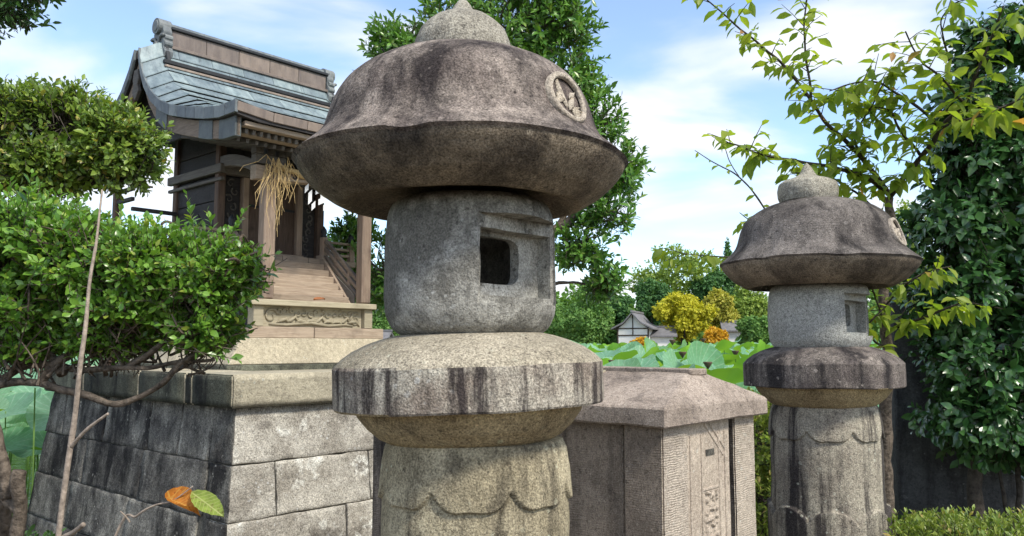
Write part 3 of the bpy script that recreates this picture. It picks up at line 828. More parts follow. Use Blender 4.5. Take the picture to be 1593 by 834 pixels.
for cx in np.linspace(0.95, 1.56, 13): curl(cv, cx, 1.795 + 0.012 * rr.uniform(-1, 1), 0.026, 0.8, rr.choice((-1, 1)), yf, 0.009, rr.uniform(0, 6))
for k in range(9):
    x0 = 0.93 + 0.075 * k
    cv.tube([(x0, yf, 1.715 + 0.01 * math.sin(k)), (x0 + 0.03, yf - 0.008, 1.735), (x0 + 0.07, yf - 0.004, 1.745 + 0.02 * math.sin(k * 2)), (x0 + 0.11, yf, 1.705)], [0.004, 0.013, 0.012, 0.004], 6)
cv.tube([(0.87, yf, 1.708), (1.0, yf - 0.004, 1.704), (1.2, yf - 0.006, 1.722), (1.35, yf - 0.004, 1.703), (1.5, yf, 1.715), (1.58, yf, 1.704)], [0.006, 0.01, 0.013, 0.012, 0.01, 0.006], 6)
cv.build("wave_carving", M['pale_wood'], ap, smooth=True)
# front posts
ZP = 2.72
for x0, x1 in ((0.795, 0.885), (1.635, 1.72)):
    po = B("front_post", x0, x1, 1.045, 1.135, 1.874, ZP, 'wood_z', bev=0.012)
# stairs
for i in range(6):
    y0 = 1.175 + 0.065 * i; z0 = 1.875 + 0.055 * i
    B("stair_tread", 0.90, 1.61, y0, y0 + 0.09, z0 - 0.003, z0 + 0.052, 'wood_x')
B("stair_backing", 0.91, 1.60, 1.27, 1.62, 1.70, 1.895, 'dark_wood_x')
mb = MB(); mb.prism([(1.17, 1.872), (1.24, 1.872), (1.62, 2.16), (1.62, 2.28), (1.55, 2.28)], 'x', 1.612, 1.634); mb.build("stair_string", M['wood_y'], SH, bevel=0.002)
mb = MB(); mb.prism([(1.17, 1.872), (1.24, 1.872), (1.62, 2.16), (1.62, 2.28), (1.55, 2.28)], 'x', 0.874, 0.897); mb.build("stair_string", M['wood_y'], SH, bevel=0.002)
mb = MB(); mb.prism([(1.14, 1.70), (1.62, 1.70), (1.62, 2.27), (1.15, 1.945)], "x", 1.636, 1.645); mb.build("stair_side", M["beam_grey"], SH)
# veranda floor boards
for i in range(6):
    a = 0.58 + i * 0.232
    B("veranda_board", a, a + 0.228, 1.565, 1.70, 2.205, 2.25, 'wood_x')
for s_ in (0, 1):
    x = 0.58 if s_ == 0 else 1.83
    B("veranda_board", x, x + 0.135, 1.705, 2.45, 2.203, 2.247, 'wood_y')
B("veranda_beam", 0.62, 1.93, 1.60, 1.66, 2.13, 2.204, 'wood_x')
# newels and railings
def newel(x, y, z0, z1):
    o = B("newel_post", x - 0.024, x + 0.024, y - 0.024, y + 0.024, z0, z1, 'wood_z')
    MB().lathe([(0.022, 0), (0.026, 0.006), (0.019, 0.02), (0.025, 0.042), (0.022, 0.062), (0.010, 0.078), (0.002, 0.092)], 14, (x, y, z1)).build("newel_cap", M['dark_trim'], o, smooth=True)
for x in (0.86, 1.67): newel(x, 1.60, 2.25, 2.43)
newel(1.94, 1.60, 2.25, 2.40); newel(0.60, 1.60, 2.25, 2.40)
for x in (0.86, 1.67):
    for k, dzr in enumerate((0.05, 0.115, 0.175)):
        MB().bar((x, 1.575, 2.225 + dzr), (x, 1.15, 1.885 + dzr), 0.030, 0.028).build("stair_rail", M['wood_y'], SH, bevel=0.003)
    for t in (0.35, 0.75): 
        y = 1.575 - 0.425 * t; zb = 2.225 - 0.34 * t
        B("rail_strut", x - 0.012, x + 0.012, y - 0.012, y + 0.012, zb - 0.03, zb + 0.163, 'wood_z')
for x0, x1 in ((1.695, 1.915), (0.625, 0.835)):
    for zz in (2.285, 2.335, 2.385): B("veranda_rail", x0, x1, 1.588, 1.612, zz, zz + 0.02, 'wood_x')
for x in (0.60, 1.94):
    for zz in (2.285, 2.335, 2.385): B("veranda_rail", x - 0.012, x + 0.012, 1.627, 2.42, zz, zz + 0.02, 'wood_y')
# body: planks, corner posts, beams
X0, X1, Y0, Y1 = 0.80, 1.74, 1.70, 2.42
for i in range(8):
    z0 = 1.69 + 0.19 * i
    B("wall_plank", X0 + 0.02, X0 + 0.045, Y0 + 0.04, Y1 - 0.04, z0, z0 + 0.185, 'dark_wood_x')
    B("wall_plank", X1 - 0.045, X1 - 0.02, Y0 + 0.04, Y1 - 0.04, z0, z0 + 0.185, 'dark_wood_x')
    B("wall_plank", X0 + 0.05, X1 - 0.05, Y1 - 0.05, Y1 - 0.02, z0, z0 + 0.185, 'dark_wood_x')
for x in (X0, X1 - 0.06):
    for y in (Y0, Y1 - 0.06): B("corner_post", x, x + 0.06, y, y + 0.06, 1.69, 3.22, 'dark_wood_z', bev=0.006)
for z0, z1, d in ((2.835, 2.90, 0.02), (2.775, 2.80, 0.012)):
    B("side_beam", X0 - d, X0 + 0.018, Y0 - 0.06, Y1 + 0.06, z0, z1, 'beam_grey')
    B("side_beam", X1 - 0.018, X1 + d, Y0 - 0.06, Y1 + 0.06, z0, z1, 'beam_grey')
    if d > 0.015: B("front_beam", X0 + 0.02, X1 - 0.02, Y0 - d, Y0 + 0.055, z0 + 0.004, z1 + 0.004, 'wood_x' if d < 0.015 else 'beam_grey')
for i in range(5):
    a = X0 + 0.065 + i * 0.163
    B("front_panel", a, a + 0.159, Y0 + 0.058, Y0 + 0.075, 2.90, 3.18, 'dark_wood_x')
# doors
for a, b in ((1.06, 1.265), (1.275, 1.48)):
    dr = B("door_leaf", a, b, Y0 + 0.035, Y0 + 0.06, 2.275, 2.835, 'dark_wood_z')
    B("door_batten", a + 0.004, b - 0.004, Y0 + 0.028, Y0 + 0.036, 2.62, 2.64, 'dark_trim', dr, 0.002)
B("door_sill", 1.0, 1.54, Y0 - 0.02, Y0 + 0.06, 2.235, 2.275, 'wood_x')
for a in (1.005, 1.485): B("door_jamb", a, a + 0.05, Y0 + 0.0, Y0 + 0.06, 2.276, 2.835, 'wood_z')
# carved side panels flanking the door
for x in (0.865, 1.54):
    pn = B("carved_panel", x, x + 0.135, Y0 + 0.04, Y0 + 0.055, 2.25, 2.83, 'dark_wood_x')
    mb = MB(); rr = random.Random(int(x * 100))
    for k in range(9): curl(mb, x + 0.067 + rr.uniform(-.03, .03), 2.30 + 0.06 * k, 0.034, 0.9, rr.choice((-1, 1)), Y0 + 0.036, 0.008, rr.uniform(0, 6))
    mb.build("vine_carving", M['beam_grey'], pn, smooth=True)
# bracket blocks with bolts seen beside the door
B("bracket_block", 0.80, 0.90, Y0 - 0.05, Y0 - 0.002, 2.26, 2.32, 'wood_x')
# porch lintel between the posts, tie beams back to the body
mb = MB()
n = 12; top = []; bot = []
for i in range(n + 1):
    t = i / n; x = 0.72 + (1.80 - 0.72) * t; a = math.sin(math.pi * t)
    top.append((x, 2.79 + 0.01 * a)); bot.append((x, 2.69 + 0.03 * a))
mb.prism(bot + top[::-1], 'y', 1.052, 1.128); mb.build("porch_lintel", M['wood_x'], SH, bevel=0.004)
lc = MB()
for x, sg in ((0.95, 1), (1.58, -1)):
    curl(lc, x, 2.75, 0.03, 1.0, sg, 1.047, 0.008, 1.0); curl(lc, x + sg * 0.07, 2.745, 0.024, 0.9, -sg, 1.047, 0.007, 2.0)
lc.build("lintel_carving", M['dark_wood_x'], SH, smooth=True)
for x in (0.84, 1.678):
    pts = []
    for i in range(9):
        t = i / 8; pts.append((1.13 + (Y0 - 1.13) * t, 2.78 + 0.14 * math.sin(math.pi * min(1, t * 1.1) * 0.5)))
    mb = MB(); mb.prism([(p[0], p[1] - 0.045) for p in pts] + [(p[0], p[1] + 0.04) for p in pts[::-1]], 'x', x - 0.035, x + 0.035); mb.build("tie_beam", M['beam_grey'], SH, bevel=0.004)
for x in (0.84, 1.678):
    B("bracket_arm", x - 0.12, x + 0.12, 1.06, 1.12, 2.805, 2.87, 'beam_grey')
    for dx_ in (-0.09, 0.0, 0.09): B("bracket_cap", x + dx_ - 0.03, x + dx_ + 0.03, 1.055, 1.125, 2.872, 2.945, 'beam_grey')
B("eave_purlin", 0.46, 2.08, 1.05, 1.13, 2.947, 3.0, 'beam_grey')
# rear post and rails beside the wall
B("rear_post", 0.44, 0.49, 2.62, 2.67, ZT - 0.02, 2.95, 'dark_wood_z')
B("rear_rail", 0.45, 0.48, 2.36, 2.62, 2.66, 2.69, 'dark_wood_x'); B("rear_rail", 0.45, 0.48, 2.36, 2.62, 2.74, 2.77, 'dark_wood_x'); B("rear_rail", 0.45, 0.80, 2.33, 2.36, 2.58, 2.61, 'dark_wood_x')

# ---- roof
RP = [(0.70, 3.05), (0.90, 3.072), (1.10, 3.125), (1.36, 3.215), (1.58, 3.30), (1.75, 3.39), (1.90, 3.49), (2.02, 3.62), (2.09, 3.75), (2.13, 3.87)]
RB = [(2.20, 3.87), (2.28, 3.73), (2.40, 3.59), (2.55, 3.475), (2.70, 3.385), (2.86, 3.32)]
UA, UB, US = 0.36, 2 * UC - 0.36 + 0.0, 0.17       # verge lines and width of the sloping verge strip
_arc = [0.0]
for a, b in zip(RP, RP[1:]): _arc.append(_arc[-1] + math.dist(a, b))
def roof_at(s):                     # arc length from the front eave -> v, z
    return float(np.interp(s, _arc, [p[0] for p in RP])), float(np.interp(s, _arc, [p[1] for p in RP]))
_arcb = [0.0]
for a, b in zip(RB, RB[1:]): _arcb.append(_arcb[-1] + math.dist(a, b))
def roofb_at(s): return float(np.interp(s, _arcb, [p[0] for p in RB])), float(np.interp(s, _arcb, [p[1] for p in RB]))
def verge_drop(u, t=1.0):          # the strip beside the verge falls away towards the ridge and lifts a little at the eave
    e = max(0, UA + US - u, u - (UB - US)); return e * (-0.15 + 0.75 * min(1, t * 1.6))
def tile(u0, u1, s0, s1, at, up0, up1, mat, nu=2, ns=4):
    """a copper plate; its lower edge (s0) stands up0 over the roof and its upper edge up1"""
    v = []; th = 0.007
    for k in range(2):
        for i in range(nu + 1):
            for j in range(ns + 1):
                u = u0 + (u1 - u0) * i / nu; t = j / ns; s = s0 + (s1 - s0) * t
                a = at(s)
                v.append((u, a[0], a[1] - verge_drop(u, s / _arc[-1] if at is roof_at else 1) + up0 + (up1 - up0) * t - th * k))
    def I(k, i, j): return k * (nu + 1) * (ns + 1) + i * (ns + 1) + j
    f = []
    for i in range(nu):
        for j in range(ns):
            f.append((I(0, i, j), I(0, i + 1, j), I(0, i + 1, j + 1), I(0, i, j + 1)))
            f.append((I(1, i, j + 1), I(1, i + 1, j + 1), I(1, i + 1, j), I(1, i, j)))
    for i in range(nu):
        f.append((I(1, i, 0), I(1, i + 1, 0), I(0, i + 1, 0), I(0, i, 0))); f.append((I(0, i, ns), I(0, i + 1, ns), I(1, i + 1, ns), I(1, i, ns)))
    for j in range(ns):
        f.append((I(0, 0, j), I(0, 0, j + 1), I(1, 0, j + 1), I(1, 0, j))); f.append((I(1, nu, j), I(1, nu, j + 1), I(0, nu, j + 1), I(0, nu, j)))
    return MB().add(v, f)
# roof deck (board under the copper), with its thickness
dk = MB(); nU = 14
for at, S in ((roof_at, _arc[-1]), (roofb_at, _arcb[-1])):
    v = []; f = []; ns = 26
    us = [UA + 0.01, UA + US] + list(np.linspace(UA + US + 0.02, UB - US - 0.02, 6)) + [UB - US, UB - 0.01]
    for k in (0, 1):
        for u in us:
            for j in range(ns + 1):
                a = at(S * j / ns); v.append((u, a[0] + (0.012 if at is roof_at else -0.012) * (j == 0), a[1] - verge_drop(u, j / ns if at is roof_at else 1) - 0.012 - 0.06 * k))
    nu = len(us) - 1
    def I(k, i, j): return k * (nu + 1) * (ns + 1) + i * (ns + 1) + j
    for i in range(nu):
        for j in range(ns):
            f += [(I(0, i, j), I(0, i + 1, j), I(0, i + 1, j + 1), I(0, i, j + 1)), (I(1, i, j + 1), I(1, i + 1, j + 1), I(1, i + 1, j), I(1, i, j))]
        f += [(I(1, i, 0), I(1, i + 1, 0), I(0, i + 1, 0), I(0, i, 0)), (I(0, i, ns), I(0, i + 1, ns), I(1, i + 1, ns), I(1, i, ns))]
    for j in range(ns):
        f += [(I(0, 0, j), I(0, 0, j + 1), I(1, 0, j + 1), I(1, 0, j)), (I(1, nu, j), I(1, nu, j + 1), I(0, nu, j + 1), I(0, nu, j))]
    dk.add(v, f)
RF = dk.build("roof_deck", M['dark_wood_x'], SH)
rr = random.Random(11)
nrow = 12; S = _arc[-1]; bandrow = 7
for q in range(nrow):
    s0 = S * q / nrow; s1 = S * (q + 1) / nrow + 0.012
    if q == nrow - 1: s1 = S
    edges = [UA + US]; u = UA + US + (0.12 if q % 2 else 0.26)
    while u < UB - US - 0.08: edges.append(u); u += 0.275
    edges.append(UB - US)
    for a, b in zip(edges, edges[1:]):
        tile(a + 0.0015, b - 0.0015, s0, s1, roof_at, 0.021 + rr.uniform(0, 0.002), 0.001, None).build("copper_tile", M['copper'], RF)
    for a, b in ((UA, UA + US), (UB - US, UB)):
        tile(a, b - 0.001, s0, s1, roof_at, 0.021, 0.001, None, 2, 4).build("verge_tile", M['copper'], RF)
for q in range(5):
    Sb = _arcb[-1]; s0 = Sb * (q + 1) / 5; s1 = max(0, Sb * q / 5 - 0.01)
    n_ = 6
    for i in range(n_):
        a = UA + (UB - UA) * i / n_; b = UA + (UB - UA) * (i + 1) / n_
        tile(a + 0.001, b - 0.001, s0, s1, roofb_at, 0.014, 0.001, None, 3, 3).build("copper_tile", M['copper'], RF)
# raised double band along the slope below the ridge
sb = S * 10.45 / nrow
for k, (ds, h, w, mt) in enumerate(((0.0, 0.030, 0.030, 'dark_trim'), (-0.035, 0.022, 0.03, 'ridge_brown'))):
    a = roof_at(sb + ds)
    for (u0, u1) in ((UA + US - 0.02, UB - US + 0.02),):
        MB().bar((u0, a[0], a[1] + h), (u1, a[0], a[1] + h), w, 0.018 + 0.012 * (k == 0)).build("slope_band", M[mt], RF, bevel=0.003)
# verge edging plates (both gables)
for ue, sg in ((UA, -1), (UB, 1)):
    for at, SS, nseg in ((roof_at, S, 13), (roofb_at, _arcb[-1], 7)):
        for q in range(nseg):
            mb = MB(); o_, i_ = [], []
            for t in np.linspace(SS * q / nseg + 0.002, SS * (q + 1) / nseg - 0.002, 5):
                a = at(t); z = a[1] - verge_drop(ue, t / S if at is roof_at else 1)
                o_.append((a[0], z + 0.012)); i_.append((a[0], z - 0.068))
            mb.prism(o_ + i_[::-1], 'x', ue - 0.006, ue + 0.016); mb.build("verge_plate", M['copper_edge'], RF, bevel=0.002)
# eave fascia plates and layered boards under the front eave
for q in range(7):
    a = UA + 0.01 + (UB - UA - 0.02) * q / 7; b = UA + 0.01 + (UB - UA - 0.02) * (q + 1) / 7 - 0.003
    mb = MB()
    def fz(u): return 3.05 - verge_drop(u, 0)
    mb.hexa([(a, 0.70, fz(a) - 0.055), (b, 0.70, fz(b) - 0.055), (b, 0.717, fz(b) - 0.055), (a, 0.717, fz(a) - 0.055), (a, 0.692, fz(a) + 0.004), (b, 0.692, fz(b) + 0.004), (b, 0.709, fz(b) + 0.004), (a, 0.709, fz(a) + 0.004)])
    mb.build("eave_fascia", M['ridge_brown'], RF, bevel=0.003)
B("eave_board", UA + 0.09, UB - 0.09, 0.74, 0.80, 2.945, 2.978, 'wood_x', RF)
B("eave_board", UA + 0.10, UB - 0.10, 0.83, 0.90, 2.912, 2.943, 'wood_x', RF)
for i in range(30):
    x = UA + 0.13 + i * (UB - UA - 0.28) / 29
    MB().bar((x, 0.79, 2.925), (x, 1.62, 3.12), 0.022, 0.03).build("rafter", M['beam_grey'], RF)
for i in range(24):
    x = UA + 0.13 + i * (UB - UA - 0.28) / 23
    MB().bar((x, 0.89, 2.89), (x, 1.65, 3.04), 0.022, 0.026).build("rafter", M['beam_grey'], RF)
# bargeboards
for ue in (UA + 0.035, UB - 0.065):
    o_, i_ = [], []
    for t in np.linspace(S * 0.03, S, 24):
        a = roof_at(t); z = a[1] - verge_drop(UA, t / S) - 0.072
        o_.append((a[0], z)); i_.append((a[0] + 0.0, z - (0.10 + 0.03 * (1 - t / S))))
    ro_, ri_ = [], []
    for t in np.linspace(0, _arcb[-1] * 0.97, 14):
        a = roofb_at(t); z = a[1] - verge_drop(UA) - 0.072
        ro_.append((a[0], z)); ri_.append((a[0], z - 0.11))
    bb = MB(); bb.prism(o_ + i_[::-1], 'x', ue, ue + 0.03); b1 = bb.build("bargeboard", M['wood_y'], RF, bevel=0.003)
    bb = MB(); bb.prism(ro_ + ri_[::-1], 'x', ue, ue + 0.03); bb.build("bargeboard", M['wood_y'], RF, bevel=0.003)
    for f0, f1 in ((0.03, 0.15), (0.20, 0.31), (0.60, 0.72)):
        oo, ii = [], []
        for t in np.linspace(S * f0, S * f1, 7):
            a = roof_at(t); z = a[1] - verge_drop(UA, t / S) - 0.070
            oo.append((a[0], z)); ii.append((a[0], z - 0.106 - 0.03 * (1 - t / S)))
        MB().prism(oo + ii[::-1], 'x', ue - 0.006, ue + 0.036).build("metal_sleeve", M['copper_dark'], b1, bevel=0.003)
# gable boards and pendant
for ue in (UA + 0.16, UB - 0.18):
    pl = []
    for i in range(7):
        y0 = 1.55 + 0.17 * i; y1 = y0 + 0.166
        def top_z(y):
            z = np.interp(y, [p[0] for p in RP], [p[1] for p in RP]) if y < 2.18 else np.interp(y, [p[0] for p in RB], [p[1] for p in RB])
            return float(z) - 0.11
        MB().prism([(y0, 3.05), (y1, 3.05), (y1, max(3.06, top_z(y1))), (y0, max(3.06, top_z(y0)))], 'x', ue, ue + 0.02).build("gable_board", M['dark_wood_x'], RF)
pg = MB()
pg.prism([(2.18 + x, z) for x, z in [(-0.03, 3.62), (0.03, 3.62), (0.05, 3.54), (0.03, 3.50), (0.055, 3.45), (0.0, 3.38), (-0.055, 3.45), (-0.03, 3.50), (-0.05, 3.54)]], 'x', UA + 0.005, UA + 0.033)
pg.build("gable_pendant", M['beam_grey'], RF, bevel=0.004)
# ridge box of brown plates with a dark cap, ornament at each end
VR = 2.18
ra, rb = 0.60, 2.02
for q in range(5):
    a = ra + (rb - ra) * q / 5; b = ra + (rb - ra) * (q + 1) / 5 - 0.003
    B("ridge_plate", a, b, VR - 0.065, VR + 0.065, 3.85, 3.975, 'ridge_brown', RF, 0.003)
B("ridge_cap", ra - 0.01, rb + 0.015, VR - 0.085, VR + 0.085, 3.977, 4.0, 'dark_trim', RF, 0.004)
mb = MB(); mb.tube([(ra - 0.01, VR, 4.012), (rb + 0.015, VR, 4.012)], 0.036, 12); mb.build("ridge_roll", M['copper_edge'], RF, smooth=False)
B("ridge_foot", ra - 0.02, rb + 0.02, VR - 0.085, VR + 0.085, 3.825, 3.848, 'ridge_brown', RF, 0.003)
for xe, sg in ((ra, -1), (rb, 1)):
    on = MB()
    base = [(-0.10, 3.74), (0.10, 3.74), (0.115, 3.79), (0.085, 3.83), (0.10, 3.87), (0.075, 3.91), (0.085, 3.95), (0.06, 4.0), (-0.06, 4.0), (-0.085, 3.95), (-0.075, 3.91), (-0.10, 3.87), (-0.085, 3.83), (-0.115, 3.79)]
    a_, b_ = (xe - 0.075, xe - 0.004) if sg < 0 else (xe + 0.004, xe + 0.075)
    on.prism([(VR + y, z) for y, z in base], 'x', a_, b_)
    oo = on.build("ridge_ornament", M['oni'], RF, bevel=0.006)
    mb = MB(); mb.tube([(xe + sg * 0.10, VR, 4.0), (xe - sg * 0.0, VR, 4.0)], [0.062, 0.062], 20); mb.tube([(xe + sg * 0.106, VR, 4.0), (xe + sg * 0.098, VR, 4.0)], [0.04, 0.046], 16)
    for zz in (3.80, 3.85, 3.90):
        for yy in (-1, 1): mb.tube([(a_ + 0.005, VR + yy * 0.083, zz), (b_ - 0.005, VR + yy * 0.083, zz)], 0.024, 10)
    mb.build("ornament_roll", M['oni'], oo, smooth=False)
    sc_ = MB()
    xf = xe + sg * 0.082
    for yy in (-1, 1):
        pts = []; rad = []
        for i in range(20):
            t = i / 19; a = 0.6 + t * 5.2; q = 0.05 * (1 - 0.7 * t)
            pts.append((xf, VR + yy * (0.055 + q * math.cos(a)), 3.82 + 0.06 * (1 - t) + q * math.sin(a))); rad.append(0.014 * (1 - 0.5 * t))
        sc_.tube(pts, rad, 7)
    sc_.build("ornament_scroll", M['oni'], oo, smooth=True)
    # foot moulding that steps down the slope to the band
    for yy, at, ss in ((-1, roof_at, (S, sb)), (1, roofb_at, (0, 0.16))):
        p1, p2 = at(ss[0]), at(ss[1])
        MB().bar((xe + sg * 0.05, p1[0], p1[1] + 0.03), (xe + sg * 0.05, p2[0], p2[1] + 0.03), 0.03, 0.03).build("foot_moulding", M['dark_trim'], oo, bevel=0.004)

# ------------------------------------------------------------------ straw rope, paper streamers, leaf on the stair
rope = empty("straw_rope", (C0.x, C0.y, 0), TH); tag(rope, "frayed dry straw rope tied over the shrine's porch lintel", "rope")
mb = MB(); pts = []; rad = []
for i in range(40):
    t = i / 39; pts.append((0.86 + 0.86 * t, 1.03 - 0.012 * math.sin(t * 40), 2.80 - 0.05 * math.sin(math.pi * t) + 0.006 * math.cos(t * 40))); rad.append(0.028 - 0.012 * abs(2 * t - 1))
mb.tube(pts, rad, 8); mb.build("twisted_cord", M['straw'], rope, smooth=True)
rr = random.Random(5); mb = MB()
for k in range(46):
    x = 0.845 + rr.gauss(0, 0.045); L = 0.13 + 0.36 * rr.random() ** 2.4; sp_ = rr.gauss(-0.01, 0.06); fy = rr.uniform(-0.06, 0.01)
    z0 = 2.80 + rr.uniform(-0.05, 0.03); arch = rr.uniform(0, 0.04)
    p = [(x + 0.05, 1.03, z0 - 0.02), (x + 0.01 + sp_ * 0.25, 1.01 + fy * 0.6, z0 + arch), (x + sp_ * 0.6, 1.0 + fy, z0 - 0.35 * L), (x + sp_ * 1.1 + rr.gauss(0, 0.012), 1.0 + fy, z0 - 0.7 * L), (x + sp_ * 1.3 + rr.gauss(0, 0.02), 1.0 + fy * 0.9, z0 - L)]
    mb.tube(p, [0.0018, 0.0021, 0.002, 0.0016, 0.0009], 4)
st_ = mb.build("loose_straw", M['straw'], rope); tag(st_, kind="stuff")
def shide(x, w, h, tiltx, label):
    o = empty("paper_streamer", (C0.x, C0.y, 0), TH)
    tag(o, label, "paper streamer", "white paper streamers on the straw rope")
    mb = MB(); n = 4
    for k in range(n):
        xo = x + (0.5 * w if k % 2 else 0) + tiltx * k; z1 = 2.71 - h * k / n; z0 = z1 - h / n * 1.12
        mb.hexa([(xo, 1.012 - 0.004 * k, z0 - 0.03), (xo + w, 1.012 - 0.004 * k, z0), (xo + w, 1.014 - 0.004 * k, z0), (xo, 1.014 - 0.004 * k, z0 - 0.03), (xo, 1.012 - 0.004 * k, z1 - 0.03), (xo + w, 1.012 - 0.004 * k, z1), (xo + w, 1.014 - 0.004 * k, z1), (xo, 1.014 - 0.004 * k, z1 - 0.03)])
    mb.build("folded_paper", M['paper'], o)
shide(1.085, 0.030, 0.16, 0.012, "narrow white zigzag paper streamer nearest the door leaf")
shide(1.175, 0.06, 0.15, 0.010, "wide white zigzag paper streamer beside the lantern roof")

# ------------------------------------------------------------------ hip-capped stone fence post block
G0 = pix(1036, 667, 2.6)
GP = empty("stone_gatepost", (G0.x, G0.y, 0), TH)
tag(GP, "stone wall end with hipped cap and carved panel, between the two lanterns", "gatepost")
gw, gl = 0.75, 1.55; ze0, ze1, zr_ = G0.z, G0.z + 0.064, 1.462
hw = gw / 2
def cap_piece(v0, v1, end, name):
    mb = MB()
    lo = [(0, v0, ze0), (gw, v0, ze0), (gw, v1, ze0), (0, v1, ze0)]
    hi = [(0, v0, ze1), (gw, v0, ze1), (gw, v1, ze1), (0, v1, ze1)]
    vr0 = v0 + (0.10 if end == 'front' else 0); vr1 = v1
    rd = [(hw - 0.05, vr0, zr_), (hw + 0.05, vr0, zr_), (hw + 0.05, vr1, zr_), (hw - 0.05, vr1, zr_)]
    mb.add(lo + hi + rd, [(3, 2, 1, 0), (0, 1, 5, 4), (1, 2, 6, 5), (2, 3, 7, 6), (3, 0, 4, 7), (4, 5, 9, 8), (5, 6, 10, 9), (6, 7, 11, 10), (7, 4, 8, 11), (8, 9, 10, 11)])
    return mb
mb = cap_piece(0, 0.46, 'front', ''); cp = mb.build("cap_stone", M['post_cap'], GP, bevel=0.006, sub=5, rough=0.004, seed=1)
mb = cap_piece(0.466, gl, 'mid', ''); mb.build("cap_stone", M['post_cap'], GP, bevel=0.006, sub=5, rough=0.004, seed=2)
# pale mortar seam between the two cap stones
mb = MB(); mb.hexa([(0.01, 0.450, ze1 - 0.002), (0.01, 0.476, ze1 - 0.002), (0.01, 0.476, ze1 + 0.004), (0.01, 0.450, ze1 + 0.004), (hw - 0.05, 0.450, zr_ - 0.004), (hw - 0.05, 0.476, zr_ - 0.004), (hw - 0.05, 0.476, zr_ + 0.004), (hw - 0.05, 0.450, zr_ + 0.004)])
mb.build("mortar_seam", M['cornice'], GP)
MB().box(hw - 0.058, hw + 0.058, 0.085, gl - 0.01, zr_ - 0.012, zr_ + 0.012).build("ridge_strip", M['post_cap'], GP, bevel=0.004, sub=4, rough=0.004)
t0 = 0.035
def gbox(name, x0, x1, y0, y1, z0, z1, mats, seed, parent=GP):
    mb = MB().box(x0, x1, y0, y1, z0, z1)
    me = mesh_data(name, mb.v, mb.f, mats)
    bm = bmesh.new(); bm.from_mesh(me); bmesh.ops.recalc_face_normals(bm, faces=bm.faces)
    bmesh.ops.bevel(bm, geom=list(bm.edges), offset=0.005, segments=2, affect='EDGES')
    bmesh.ops.subdivide_edges(bm, edges=[e for e in bm.edges if e.calc_length() > 0.08], cuts=7, use_grid_fill=True)
    for w in bm.verts: w.co += noise.noise_vector(w.co * 9 + Vector((seed, 0, 0))) * 0.002
    bm.normal_update()
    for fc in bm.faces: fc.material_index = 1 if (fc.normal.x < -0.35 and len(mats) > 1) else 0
    bm.to_mesh(me); bm.free()
    return link(name, me, parent)
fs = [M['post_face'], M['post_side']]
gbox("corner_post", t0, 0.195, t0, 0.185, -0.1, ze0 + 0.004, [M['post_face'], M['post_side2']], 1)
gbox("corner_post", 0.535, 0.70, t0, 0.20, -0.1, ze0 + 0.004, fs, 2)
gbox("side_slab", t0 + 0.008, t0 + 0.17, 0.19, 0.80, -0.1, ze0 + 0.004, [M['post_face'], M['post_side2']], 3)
gbox("side_slab", t0 + 0.003, t0 + 0.17, 0.805, 1.50, -0.1, ze0 + 0.004, fs, 4)
gbox("back_slab", 0.53, 0.69, 0.205, 1.50, -0.1, ze0 + 0.004, fs, 5)
pn = gbox("carved_panel", 0.197, 0.515, t0 + 0.010, 0.16, -0.1, ze0 + 0.003, [M['post_panel']], 6)
# shallow frame grooves, slot and eroded carved column on the panel
fr_ = MB()
yp = t0 + 0.006
for x in (0.222, 0.300, 0.425, 0.470): fr_.box(x, x + 0.008, yp, yp + 0.012, 0.2, 1.25)
fr_.box(0.308, 0.425, yp, yp + 0.012, 1.055, 1.065)
fr_.bar((0.33, yp + 0.006, 1.285), (0.465, yp + 0.006, 1.165), 0.012, 0.010, (0, 1, 0)); fr_.bar((0.36, yp + 0.006, 1.29), (0.475, yp + 0.006, 1.19), 0.012, 0.010, (0, 1, 0))
fr_.build("panel_moulding", M['post_panel'], pn, bevel=0.002)
MB().box(0.335, 0.395, yp + 0.002, yp + 0.02, 1.172, 1.194).build("panel_slot", M['mortar'], pn)
rl = MB(); vv = []; ff = []; nx_, nz_ = 34, 210
for j in range(nz_ + 1):
    for i in range(nx_ + 1):
        x = 0.320 + 0.095 * i / nx_; z = 0.25 + 0.80 * j / nz_
        e = smoothstep(0, 0.12, min(i, nx_ - i) / nx_)
        h = 0.5 + 0.8 * noise.noise(Vector((x * 60, 1.5, z * 60))) + 0.5 * noise.noise(Vector((x * 120, 7, z * 120)))
        h = smoothstep(0.3, 0.75, h)
        vv.append((x, yp + 0.005 - 0.011 * h * e, z))
for j in range(nz_):
    for i in range(nx_): a = j * (nx_ + 1) + i; ff.append((a, a + 1, a + nx_ + 2, a + nx_ + 1))
rl.add(vv, ff); rl.build("eroded_carving", M['post_panel'], pn, smooth=True)

# ------------------------------------------------------------------ dark slate slab behind the cherry
sl0 = pix(1395, 455, 5.3); sl1 = pix(1545, 455, 5.3)
mb = MB().box(-0.42, 0.42, -0.09, 0.09, -0.1, sl0.z)
so = mb.build("slate_stele", M['slate'], None, bevel=0.012, sub=6, rough=0.004)
so.location = ((sl0.x + sl1.x) / 2 + 0.05, 5.3, 0); so.rotation_euler = (0, 0, -0.12)
tag(so, "tall dark slate slab standing behind the cherry trunk and camellia", "stele")

